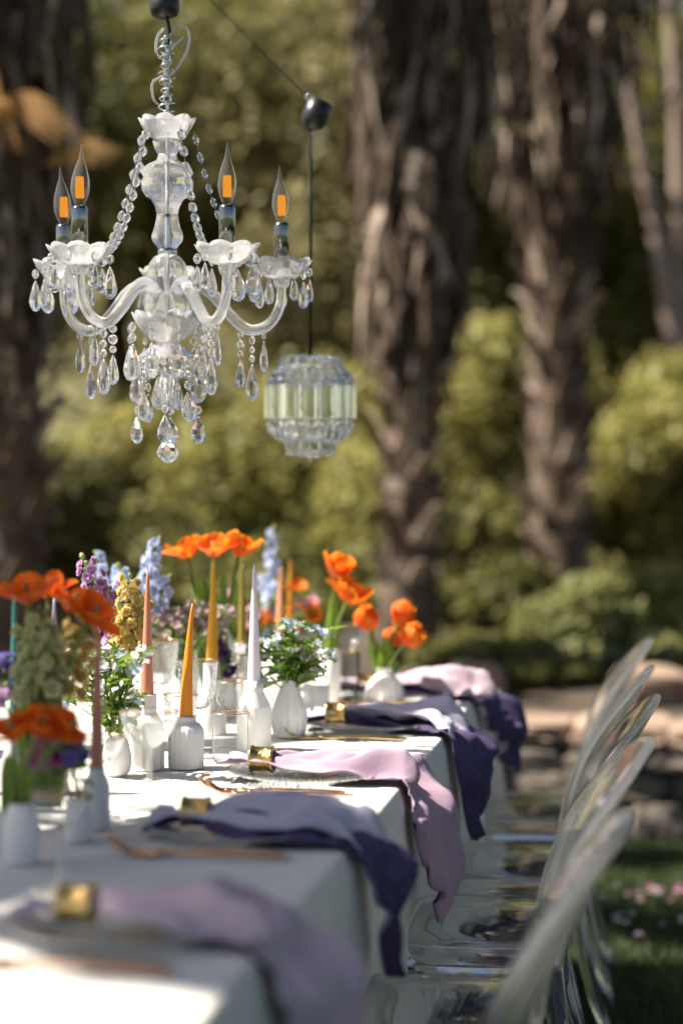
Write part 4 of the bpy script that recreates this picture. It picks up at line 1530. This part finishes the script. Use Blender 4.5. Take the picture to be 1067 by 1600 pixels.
def goblet(px, py, rim_r, rim_y, bowl_y, label, mat='glass_cut', kind='goblet', rimmat='rose_gold'):
    p = PZ(px, py)
    k = kpx(p)
    H = (py - rim_y)
    B = (py - bowl_y)
    t = thing('drinking_glass', label, 'glass', (p.x, p.y, TZ + .001), rnd.uniform(0, 6), GG)
    ribs = None
    if kind == 'tumbler':
        pr = [(0, 2), (rim_r * .82, 1), (rim_r * .90, 4), (rim_r * .97, H * .4), (rim_r, H)]
    elif kind == 'coupe':
        pr = [(0, B), (rim_r * .25, B + 1), (rim_r * .62, B + (H - B) * .28), (rim_r * .88, B + (H - B) * .62), (rim_r, H)]
    elif kind == 'wine':
        pr = [(0, B), (rim_r * .5, B + 3), (rim_r * .98, B + (H - B) * .35), (rim_r * 1.1, B + (H - B) * .55), (rim_r, H)]
    else:
        pr = [(0, B), (rim_r * .45, B + 2), (rim_r * .80, B + (H - B) * .25), (rim_r * .92, B + (H - B) * .6), (rim_r, H)]
    pp = spline_prof([(r * k, z * k) for r, z in pr], 18)
    mod = None
    if mat == 'glass_cut':
        def mod(th, i, r, z):
            w = sstep(0, 4, i) * sstep(17, 13, i)
            return r * (1 - .05 * w * (.5 + .5 * math.cos(th * 16))), z
    bw = obj('bowl', MB().lathe(pp, 64, mod=mod), t, mat=mat)
    if kind != 'tumbler':
        f_ = rim_r * .82 * k
        st = [(0, .0), (f_, .0), (f_, .0015), (f_ * .5, .003), (.006, .007), (.0042, .02), (.0040, (B - 3) * k * .6), (.0050, (B - 3) * k), (.009, B * k + .002), (0, B * k + .003)]
        if mat == 'glass_cut':
            st.insert(7, (.009, (B - 3) * k * .75))
            st.insert(7, (.0045, (B - 3) * k * .65))
        obj('stem', MB().lathe(st, 28), t, mat=mat if mat != 'glass_cut' else 'glass')
    else:
        obj('base', MB().lathe([(0, 0), (rim_r * .8 * k, 0), (rim_r * .84 * k, .002), (rim_r * .8 * k, .005), (0, .005)], 32), t, mat='glass')
    rr, zz = pp[-1]
    obj('rim', MB().tube([(rr * math.cos(2 * math.pi * i / 48), rr * math.sin(2 * math.pi * i / 48), zz) for i in range(49)], .0011, 6, cap=False), bw, mat=rimmat)
    return t


goblet(234, 1262, 46, 1112, 1168, 'clear coupe glass standing between the faceted holder and the shade', 'glass_coupe', 'coupe')
goblet(158, 1278, 38, 1152, 1192, 'clear coupe glass in front of the dark pink candle', 'glass_coupe', 'coupe')
goblet(309, 1168, 32, 1033, 1108, 'cut glass goblet with rose gold rim behind the short orange candle')
goblet(371, 1166, 37, 1064, 1118, 'cut glass goblet with rose gold rim in front of the white candle')
goblet(360, 1191, 29, 1114, 1150, 'low clear tumbler with a fine red gold rim before the ribbed cylinder holder', 'glass', 'tumbler')
goblet(250, 1142, 30, 1001, 1070, 'cut glass goblet behind the pink terracotta candle')
goblet(283, 1185, 27, 1086, 1130, 'cut glass goblet right behind the squat bottle holder')
goblet(540, 1092, 30, 977, 1016, 'smoky coupe glass with gold rim beside the three tulip vase', 'glass_smoky', 'coupe', 'gold_cutlery')
goblet(538, 1096, 24, 1018, 1050, 'smoky tumbler with gold rim below the smoky coupe', 'glass_smoky', 'tumbler', 'gold_cutlery')
goblet(95, 1392, 44, 1240, 1290, 'clear coupe glass at the shaded near end of the table', 'glass_coupe', 'coupe')
goblet(20, 1240, 30, 1082, 1130, 'clear goblet with gold rim behind the teal candle', 'glass', 'goblet', 'gold_cutlery')


# ------------------------------------------------------------------ flowers
def petal_mesh(L, w, curl, cup, name, mat, nu=8, nv=7, base=.25, ruffle=0.0, bulge=0.0):
    """petal growing along +Z from the origin, its outside towards +X"""
    m = MB()
    a = []

    def fn(u, v):
        s = v * 2 - 1
        hw = w * (base + (1 - base) * math.sin(min(u / .62, 1) * math.pi / 2))
        if u > .62:
            hw = w * math.sqrt(max(0, 1 - ((u - .62) / .40) ** 2))
        ang = curl * u
        x_ = L * (u * math.sin(ang * .5) * 1.0)
        z_ = L * u * math.cos(ang * .5)
        x_ += bulge * math.sin(math.pi * min(1, u * 1.05)) - cup * w * (s * s) * (1.1 - .5 * u) + ruffle * math.sin(s * 6 + u * 9)
        a.append(min(1, .15 + .85 * max(abs(s) ** 2.5 * .9, u ** 6, (1 - u) ** 4)))
        return (x_, s * hw, z_)
    m.grid(fn, nu, nv)
    m.a = a
    return m.mesh(name, mat)


def tulip_set(mat):
    return {
        'cup': [petal_mesh(.056, .026, -.05, .62, 'petal', mat, bulge=.013), petal_mesh(.054, .025, -.15, .66, 'petal', mat, bulge=.012)],
        'half': [petal_mesh(.060, .027, .55, .45, 'petal', mat, bulge=.008, ruffle=.0008), petal_mesh(.056, .026, .2, .55, 'petal', mat, bulge=.010)],
        'open': [petal_mesh(.062, .027, 1.1, .34, 'petal', mat, ruffle=.0012, bulge=.004), petal_mesh(.057, .026, .55, .48, 'petal', mat, ruffle=.001, bulge=.008)],
    }


TUL = {m_: tulip_set(m_) for m_ in ('petal_orange', 'petal_red_orange')}
stamen_me = MB().lathe([(0, 0), (.003, 0), (.0036, .016), (.005, .022), (0, .026)], 6).mesh('pistil', 'bud_green')
TULIPS = 'tulips'


def long_leaf(p0, d, L, w, droop, mat='leaf_green', side=None):
    m = MB()
    d = Vector(d).normalized()
    sd = (side or d.cross(Vector((0, 0, 1)))).normalized()
    up = sd.cross(d).normalized()

    def fn(u, v):
        s = v * 2 - 1
        hw = w * math.sin(math.pi * min(.98, .12 + .86 * u)) ** .8 * (1 - .25 * u)
        return Vector(p0) + d * L * u - Vector((0, 0, droop * u * u)) + sd * s * hw + up * (abs(s) * hw * .5)
    return m.grid(fn, 10, 5), mat


def tulip(base, head, state, label, mat='petal_orange', scale=1.0, tilt=None, leaf=0, lean=0.0, group=TULIPS):
    base, head = Vector(base), Vector(head)
    t = thing('tulip', label, 'tulip', base, 0, group)
    h = head - base
    mid = h * .5 + Vector((-h.x * .25 + lean, 0, h.z * .05))
    cur = bez([(0, 0, 0), mid, h], 12)
    obj('stem', MB().tube(cur, [.0042] * 13, 8), t, mat='stem_green')
    d = (cur[-1] - cur[-3]).normalized()
    if tilt:
        d = (d + Vector(tilt)).normalized()
    qd = d.to_track_quat('Z', 'Y')
    ph = rnd.uniform(0, 6)
    for k in range(6):
        inner = k >= 3
        a = ph + 2 * math.pi * (k % 3) / 3 + (math.pi / 3 if inner else 0) + rnd.uniform(-.12, .12)
        spread = {'cup': .16, 'half': .28, 'open': .50}[state] * (.7 if inner else 1) + rnd.uniform(-.08, .1)
        M_ = qd.to_matrix().to_4x4() @ Matrix.Rotation(a, 4, 'Z') @ Matrix.Translation((.009 * scale + (.0 if inner else .003), 0, 0)) @ Matrix.Rotation(spread, 4, 'Y')
        o = obj('petal', TUL[mat][state][1 if inner else 0], t, h)
        o.rotation_euler = M_.to_euler()
        o.location = h + M_.to_translation() - d * .008
        o.scale = (scale, scale, scale * rnd.uniform(.92, 1.08))
    if state != 'cup':
        o = obj('pistil', stamen_me, t, h)
        o.rotation_euler = qd.to_euler()
    for k in range(leaf):
        dd = Vector((h.x * .3 + rnd.uniform(-.03, .03) + (-.02, .02)[k % 2], rnd.uniform(-.02, .02), h.z * .85))
        mb, mm = long_leaf(Vector((0, 0, 0)), dd, dd.length, .020, rnd.uniform(-.01, .02), 'leaf_green' if k and state == 'cup' else 'leaf_bright', Vector((1, .3, 0)))
        obj('leaf', mb, t, mat=mm)
    return t


def mouth(V, k, h):
    return Vector((V.x, V.y, TZ + h * k - .03))


# three tulips in the bulb vase
b = mouth(V2, V2k, 55)
for i, (px, py, st, lf, tl, ln) in enumerate(((580, 978, 'cup', 1, (-.5, -.2, .1), -.012), (622, 974, 'cup', 1, (.25, .2, .2), .0), (636, 1000, 'cup', 1, (.45, -.7, .05), .004), (610, 1003, 'cup', 0, (.2, .4, 0), .0))):
    tulip(b + Vector((.004 * (i - 1), .003 * (-1) ** i, 0)), PY(px, py, V2.y + (.0, .02, -.03, .04)[i]), st, ('orange tulip cup nodding on the side of the smoky glasses in the bulb vase', 'upright orange tulip cup at the top of the bulb vase', 'orange tulip facing forward over the long stems of the bulb vase', 'half hidden orange tulip behind the others in the bulb vase')[i], scale=(1.0, 1.05, 1.0, .8)[i], tilt=tl, leaf=lf, lean=ln)
m_t = thing('tulip', 'cut tulip stem without a flower sticking out of the bulb vase', 'tulip', b, 0, TULIPS)
e = PY(656, 1027, V2.y) - b
obj('stem', MB().tube(bez([(0, 0, 0), e * .5 - Vector((.004, 0, -.004)), e], 8), [.0042] * 8 + [.0048], 8), m_t, mat='stem_green')
# two open tulips in the tall cylinder
b = mouth(V3, V3k, 86)
tulip(b, PY(527, 898, V3.y), 'half', 'open orange tulip standing highest over the tall cylinder vase', scale=1.0, tilt=(.1, -.2, .1), leaf=1)
tulip(b + Vector((.008, 0, 0)), PY(544, 936, V3.y - .03), 'open', 'wide open orange tulip below the highest one in the tall cylinder vase', scale=1.05, tilt=(.3, -.1, .4), leaf=0)
# three tall tulips in the jar
b = mouth(V10, V10k, 60)
for i, (px, py, st, sc) in enumerate(((293, 866, 'open', .95), (333, 864, 'open', .98), (373, 864, 'half', .95))):
    tulip(b + Vector((.012 * (i - 1), .006 * (i % 2), 0)), PY(px, py, V10.y + (.02, -.02, .02)[i]), st, ('orange tulip opening towards the blue delphinium, in the knobbly jar', 'middle orange tulip of the three in the knobbly jar, over the golden candle', 'rounded orange tulip over the olive candle, in the knobbly jar')[i], scale=sc, tilt=((-.35, -.1, .3), (0, -.1, .4), (.15, 0, .3))[i], leaf=2, lean=(-.01, 0, .01)[i])
# shaded red orange tulips
b = mouth(V9, V9k, 60)
for i, (px, py, tl) in enumerate(((45, 935, (-.2, -.2, .4)), (112, 950, (.3, -.1, .3)), (140, 965, (.6, -.3, .1)), (75, 925, (0, .2, .3)))):
    tulip(b + Vector((.01 * (i - 1.5), .01 * (i % 2), 0)), PY(px, py, V9.y + (-.03, .05, -.02, .06)[i]), 'open', ('large red orange tulip over the teal candle', 'red orange tulip next to the dark pink candle', 'lower red orange tulip bending over the dark pink candle', 'red orange tulip at the back of the tall clear vase')[i], 'petal_red_orange', (.88, .8, .8, .7)[i], tl, 1)
b = mouth(V8, V8k, 94)
for i, (px, py, tl) in enumerate(((22, 1148, (-.3, -.4, .2)), (62, 1142, (.1, -.3, .3)), (100, 1146, (.5, -.2, .2)), (82, 1130, (.1, .3, .3)))):
    tulip(b + Vector((.008 * (i - 1.5), .006 * (i % 2), 0)), PY(px, py, V8.y + (-.02, .0, .03, .06)[i]), 'open', 'low red orange tulip in the shaded near vase', 'petal_red_orange', (.66, .72, .66, .6)[i], tl, 1 if i < 2 else 0, group='low red orange tulips in the shaded near vase')


def floret_mesh(mat, n=5, L=.013, w=.0055, cup=.5, layers=1, name='floret', ruffle=0.0):
    m = MB()
    a = []
    for ly in range(layers):
        for k in range(n):
            th = 2 * math.pi * (k + .5 * ly) / n
            cs, sn = math.cos(th), math.sin(th)
            LL = L * (1 - .3 * ly)
            ptsl = [(0, 0, 0, .9), (.45, -w, cup * .35 * LL + ruffle, .3), (.45, w, cup * .35 * LL - ruffle, .3), (.85, -w * .8, cup * .75 * LL - ruffle, .7), (.85, w * .8, cup * .75 * LL + ruffle, .7), (1.0, 0, cup * .8 * LL, .9)]
            v = []
            for (r, s, z_, e_) in ptsl:
                rr = r * LL
                v.append((rr * cs - s * sn, rr * sn + s * cs, z_ + ly * .003))
                a.append(e_)
            m.add(v, [(0, 1, 2), (1, 3, 4, 2), (3, 5, 4)])
    m.a = a
    return m.mesh(name, mat)


FLO = {
    'blue': floret_mesh('petal_blue', 5, .0165, .0078, .45, 2),
    'sky': floret_mesh('petal_sky', 5, .0125, .0045, .25),
    'lilac': floret_mesh('petal_lilac', 5, .0120, .0060, .42, 3, ruffle=.0022),
    'yellow': floret_mesh('petal_yellow', 5, .0120, .0060, .42, 3, ruffle=.0022),
    'cream': floret_mesh('petal_cream', 5, .0130, .0065, .42, 3, ruffle=.0022),
    'pink': floret_mesh('petal_pink', 6, .015, .007, .6, 2),
    'magenta': floret_mesh('petal_magenta', 6, .018, .009, .6, 2),
    'mauve': floret_mesh('petal_mauve', 5, .0085, .004, .5),
    'white': floret_mesh('petal_white', 5, .011, .005, .4),
    'violet': floret_mesh('petal_violet', 5, .013, .007, .4, 2),
    'purple': floret_mesh('petal_purple', 5, .017, .0105, .25, 1),
    'orange': floret_mesh('petal_orange', 9, .026, .010, .75, 3),
}
bud_me = MB().lathe([(0, 0), (.004, .002), (.005, .007), (.003, .012), (0, .014)], 7).mesh('bud', 'bud_green')


def leaf_mesh(L, w, mat):
    m = MB()
    m.grid(lambda u, v: (L * u * .94, (v * 2 - 1) * w * math.sin(math.pi * (.06 + .92 * u)) ** .75, .12 * L * math.sin(u * 2.6) + abs(v * 2 - 1) * w * .35), 7, 5)
    return m.mesh('leaf', mat)


LEAF = [leaf_mesh(.034, .010, 'leaf_green'), leaf_mesh(.040, .0085, 'leaf_bright'), leaf_mesh(.028, .009, 'leaf_green')]


def place(o, d, roll=0.0):
    o.rotation_euler = (Vector(d).to_track_quat('Z', 'Y').to_matrix() @ Matrix.Rotation(roll, 3, 'Z')).to_euler()


def spike(name, cat, label, base, tip, flo, n, group, u0=.45, rad_=.018, size=1.0, buds=3, leaves=2, lean=0.0, view=.35, budsize=1.0):
    """a flower spike: stem, florets all round its upper part, buds at the tip, leaves below"""
    base, tip = Vector(base), Vector(tip)
    t = thing(name, label, cat, base, 0, group)
    h = tip - base
    cur = bez([(0, 0, 0), h * .5 + Vector((-h.x * .15 + lean, 0, .0)), h], 20)
    obj('stem', MB().tube(cur, [.003 - .00008 * i for i in range(21)], 6), t, mat='stem_green')
    a = rnd.uniform(0, 6)
    for i in range(n):
        u = u0 + (1 - u0) * (i / max(1, n - 1)) * .97
        p = cur[min(20, int(u * 20))].lerp(cur[min(20, int(u * 20) + 1)], (u * 20) % 1)
        a += 2.399
        d = Vector((math.cos(a), math.sin(a) - view, .25)).normalized()
        s = size * (1.05 - .35 * (u - u0) / (1 - u0)) * rnd.uniform(.85, 1.15)
        o = obj('floret', flo, t, p + d * rad_ * s * rnd.uniform(.7, 1.15), scale=s)
        place(o, d + Vector((rnd.uniform(-.35, .35), rnd.uniform(-.35, .35), rnd.uniform(-.2, .3))), rnd.uniform(0, 6))
    for i in range(buds):
        p = cur[20 - (i + 1) // 2]
        a += 2.399
        d = Vector((math.cos(a) * .8, math.sin(a) * .8, .9)).normalized()
        o = obj('bud', bud_me, t, p + d * .004, scale=rnd.uniform(.6, 1.0) * budsize)
        place(o, d)
    for i in range(leaves):
        a += 2.0
        p = cur[int((.25 + .5 * rnd.random() * u0) * 20)]
        d = Vector((math.cos(a), math.sin(a), .5)).normalized()
        o = obj('leaf', rnd.choice(LEAF), t, p, scale=rnd.uniform(.8, 1.4))
        o.rotation_euler = (rnd.uniform(-.5, .5), -rnd.uniform(.1, .8), a)
    return t


def sprig(name, cat, label, base, tip, flo, nf, nl, group, size=1.0, spread=.022, leafs=1.0, budn=3):
    """a leafy branching sprig with flowers at its ends"""
    base, tip = Vector(base), Vector(tip)
    t = thing(name, label, cat, base, 0, group)
    h = tip - base
    cur = bez([(0, 0, 0), h * .55 + Vector((-h.x * .2, 0, .004)), h], 14)
    m = MB().tube(cur, [.0022 - .00008 * i for i in range(15)], 6)
    ends = []
    for i in range(nf):
        d = Vector((rnd.gauss(0, 1), rnd.gauss(0, 1) - .4, rnd.gauss(.5, .6))).normalized() * spread * rnd.uniform(.5, 1.25)
        s = cur[rnd.randint(9, 13)]
        m.tube([s, s + d * .5 + Vector((0, 0, .003)), h + d], .0009, 5)
        ends.append((h + d, d))
    obj('stem', m, t, mat='stem_green')
    for p, d in ends:
        o = obj('floret', flo, t, p, scale=size * rnd.uniform(.75, 1.2))
        place(o, d.normalized() + Vector((0, -.5, .5)), rnd.uniform(0, 6))
    for i in range(budn):
        d = Vector((rnd.gauss(0, 1), rnd.gauss(0, 1), rnd.gauss(.8, .5))).normalized()
        o = obj('bud', bud_me, t, h + d * spread * rnd.uniform(.4, 1.1), scale=rnd.uniform(.5, .8))
        place(o, d)
    for i in range(nl):
        a = rnd.uniform(0, 6.28)
        p = cur[rnd.randint(5, 14)]
        o = obj('leaf', rnd.choice(LEAF), t, p, scale=leafs * rnd.uniform(.7, 1.25))
        o.rotation_euler = (rnd.uniform(-.7, .7), -rnd.uniform(-.5, .9), a)
    return t


# small blue flowers in the ribbed teardrop vase
b = mouth(V1, V1k, 90)
for i in range(24):
    u, w = (i % 6) / 5, i // 6
    px = 408 + 100 * u + rnd.uniform(-9, 9)
    py = 975 + 26 * w + 36 * abs(u - .48) * (1 if w < 2 else .2) + rnd.uniform(-8, 8)
    sprig('tweedia_sprig', 'flower', 'small pale blue star flowers on a leafy sprig in the ribbed teardrop vase', b + Vector((rnd.uniform(-.006, .006), rnd.uniform(-.006, .006), 0)), PY(px, py, V1.y + rnd.uniform(-.055, .05)), FLO['sky'], 3 if w < 2 else 1, 7, 'blue flower sprigs in the teardrop vase', .80, .018, 1.0, 5)
b = mouth(V5, V5k, 68)
for i in range(20):
    u, w = (i % 5) / 4, i // 5
    sprig('tweedia_sprig', 'flower', 'leafy sprig of small white flowers in the round shaded vase', b + Vector((rnd.uniform(-.006, .006), rnd.uniform(-.006, .006), 0)), PY(118 + 100 * u + rnd.uniform(-10, 10), 1028 + 24 * w + rnd.uniform(-9, 9), V5.y + rnd.uniform(-.05, .06)), FLO['white' if i % 3 else 'sky'], 3, 5, 'white flower sprigs in the round shaded vase', 1.0, .022)
# stocks
b = mouth(V4, V4k, 90)
for i, (px, py, c, n, s) in enumerate(((205, 905, 'yellow', 30, .9), (222, 935, 'yellow', 24, .85), (193, 950, 'yellow', 22, .85), (132, 876, 'lilac', 32, .9), (168, 915, 'lilac', 30, .9))):
    spike('stock_stem', 'flower', ('yellow stock beside the pink terracotta candle', 'yellow stock partly behind the pink terracotta candle', 'low yellow stock above the small white flowers', 'lilac stock with a bare green budded tip', 'short full lilac stock beside the yellow stocks')[i], b + Vector((.005 * (i - 2), .004 * (i % 2), 0)), PY(px, py, V4.y + (-.02, 0, -.04, .0, .03)[i]), FLO[c], n, 'stocks in the white ribbed vase', .46 if c == 'yellow' else .42, .020, s * 1.35, 9 if i == 3 else 5, 3, budsize=1.2)
# delphiniums
b = mouth(V6, V6k, 86)
for i, (px, py, n) in enumerate(((246, 845, 22), (150, 868, 16), (186, 888, 18), (262, 905, 9), (232, 872, 12))):
    spike('delphinium_stem', 'flower', ('full pale blue delphinium beside the three tall tulips', 'pale blue delphinium beside the budded lilac stock', 'pale blue delphinium between the stocks', 'sparse pale blue delphinium with a single star at its side', 'pale blue delphinium tucked behind the full one')[i], b + Vector((.006 * (i - 2), .004 * (i % 2), 0)), PY(px, py, V6.y + (.0, .02, -.03, .02, .05)[i]), FLO['blue'], n, 'blue delphiniums in the white vase', .50, .017, 1.0, 4, 2)
# far end flowers
b = mouth(V11, V11k, 82)
spike('delphinium_stem', 'flower', 'slender pale blue delphinium standing alone beside the white candle', b, PY(424, 828, V11.y), FLO['blue'], 18, 'far end flowers', .42, .014, .95, 4, 2)
spike('delphinium_stem', 'flower', 'short pale blue delphinium low behind the white candle', b + Vector((.01, 0, 0)), PY(410, 900, V11.y + .03), FLO['blue'], 12, 'far end flowers', .45, .014, .95, 3, 2)
for i, (px, py, s) in enumerate(((462, 925, 1.0), (428, 962, .9), (482, 962, 1.0), (448, 985, .95))):
    t = sprig('ranunculus', 'flower', 'round orange ranunculus among the far flowers', b + Vector((.004 * i, 0, 0)), PY(px, py, V11.y + .02 * i), FLO['orange'], 2, 3, 'orange ranunculus at the far end', s, .016)
for i, (px, py) in enumerate(((474, 948), (490, 948), (404, 962), (350, 935), (362, 955), (345, 965), (395, 985), (410, 1010), (420, 1030))):
    sprig('pink_sprig', 'flower', 'small pink flower sprig among the far flowers', b + Vector((.003 * (i - 4), .003, 0)), PY(px, py, V11.y + rnd.uniform(-.05, .1)), FLO['pink'], 4, 2, 'pink sprigs at the far end', .9, .02)
b = mouth(V12, V12k, 90)
for i in range(20):
    sprig('mauve_spray', 'flower', 'dull mauve spray of tiny flowers in the clear knobbly vase', b + Vector((rnd.uniform(-.008, .008), rnd.uniform(-.008, .008), 0)), PY(235 + 6.2 * i + rnd.uniform(-6, 6), 968 + rnd.uniform(-16, 26), V12.y + rnd.uniform(-.05, .06)), FLO['mauve'], 9, 1, 'mauve sprays in the clear knobbly vase', 1.0, .024, .6, 6)
b = mouth(V13, V13k, 62)
for i, (px, py, c) in enumerate(((345, 1018, 'purple'), (352, 1026, 'purple'), (341, 1004, 'purple'), (362, 1052, 'purple'), (357, 1038, 'purple'), (372, 1030, 'white'), (380, 1045, 'white'), (390, 1020, 'pink'))):
    sprig('pansy_sprig', 'flower', {'purple': 'dark purple pansy in the small white vase', 'white': 'white blossom sprig beside the dark purple pansies', 'pink': 'pink blossom sprig beside the dark purple pansies'}[c], b + Vector((.002 * i, 0, 0)), PY(px, py, V13.y - .02), FLO[c], 1 if c == 'purple' else 4, 1, 'pansies in the small white vase', 1.0 if c == 'purple' else .9, .004 if c == 'purple' else .02, .7, 1)
# shaded near flowers
b = mouth(V7, V7k, 68)
for i, (px, py, c) in enumerate(((58, 1172, 'magenta'), (74, 1188, 'magenta'), (88, 1178, 'magenta'), (70, 1165, 'pink'), (108, 1176, 'violet'), (112, 1190, 'violet'), (100, 1196, 'purple'), (118, 1180, 'violet'))):
    sprig('sweet_pea_sprig', 'flower', {'magenta': 'bright pink sweet pea in the squat shaded vase', 'pink': 'pale pink sweet pea in the squat shaded vase', 'violet': 'violet blossom in the squat shaded vase', 'purple': 'dark purple blossom in the squat shaded vase'}[c], b + Vector((.003 * (i - 4), 0, 0)), PY(px, py, V7.y + rnd.uniform(-.06, .04)), FLO[c], 3, 2, 'sweet peas in the squat shaded vase', 1.0, .014)
b = mouth(V9, V9k, 60)
for i, (px, py, n) in enumerate(((60, 955, 20), (40, 985, 14), (120, 972, 22), (138, 985, 18), (82, 975, 14))):
    spike('stock_stem', 'flower', ('cream yellow stock under the largest red orange tulip', 'cream yellow stock beside the teal candle', 'cream yellow stock beside the dark pink candle', 'low cream yellow stock behind the dark pink candle', 'cream yellow stock in front of the lilac candle')[i], b + Vector((.006 * (i - 2), 0, 0)), PY(px, py, V9.y + (-.02, 0, .04, .06, -.04)[i]), FLO['cream' if i in (0, 1, 4) else 'yellow'], n, 'cream stocks in the tall clear vase', .62, .018, 1.1, 5, 3)
for i, (px, py) in enumerate(((5, 1045), (12, 1085), (35, 1060), (8, 1100))):
    sprig('sweet_pea_sprig', 'flower', 'violet pink sprig low beside the teal candle', b + Vector((-.005 * i, 0, 0)), PY(px, py, V9.y + .05), FLO['lilac' if i % 2 else 'violet'], 4, 2, 'violet sprigs beside the teal candle', 1.0, .02)

# loose petals
pet = {c: petal_mesh(.030, .013, .7, .5, 'loose_petal', 'petal_' + c) for c in ('pink', 'white', 'magenta', 'lilac')}
for i, (px, py, c) in enumerate(((985, 1388, 'pink'), (1005, 1386, 'pink'), (1030, 1392, 'white'), (1055, 1390, 'pink'), (1020, 1384, 'magenta'), (1045, 1396, 'pink'), (968, 1440, 'lilac'), (985, 1446, 'white'), (978, 1432, 'white'), (990, 1455, 'lilac'), (1050, 1440, 'lilac'), (1062, 1432, 'white'), (965, 1392, 'white'), (1000, 1400, 'pink'), (940, 1398, 'white'), (1064, 1384, 'magenta'))):
    p = PZ(px, py, .045)
    for j in range(2):
        tag(obj('loose_petal', pet[c], None, (p.x + rnd.uniform(-.03, .03), p.y + rnd.uniform(-.06, .06), .035 + rnd.uniform(0, .012)), (rnd.uniform(-.5, .5), rnd.uniform(1.0, 1.9), rnd.uniform(0, 6)), .75), {'pink': 'pale pink', 'white': 'white', 'magenta': 'deep pink', 'lilac': 'lilac'}[c] + ' petal lying on the lawn grass', 'petal', c + ' petals on the lawn')
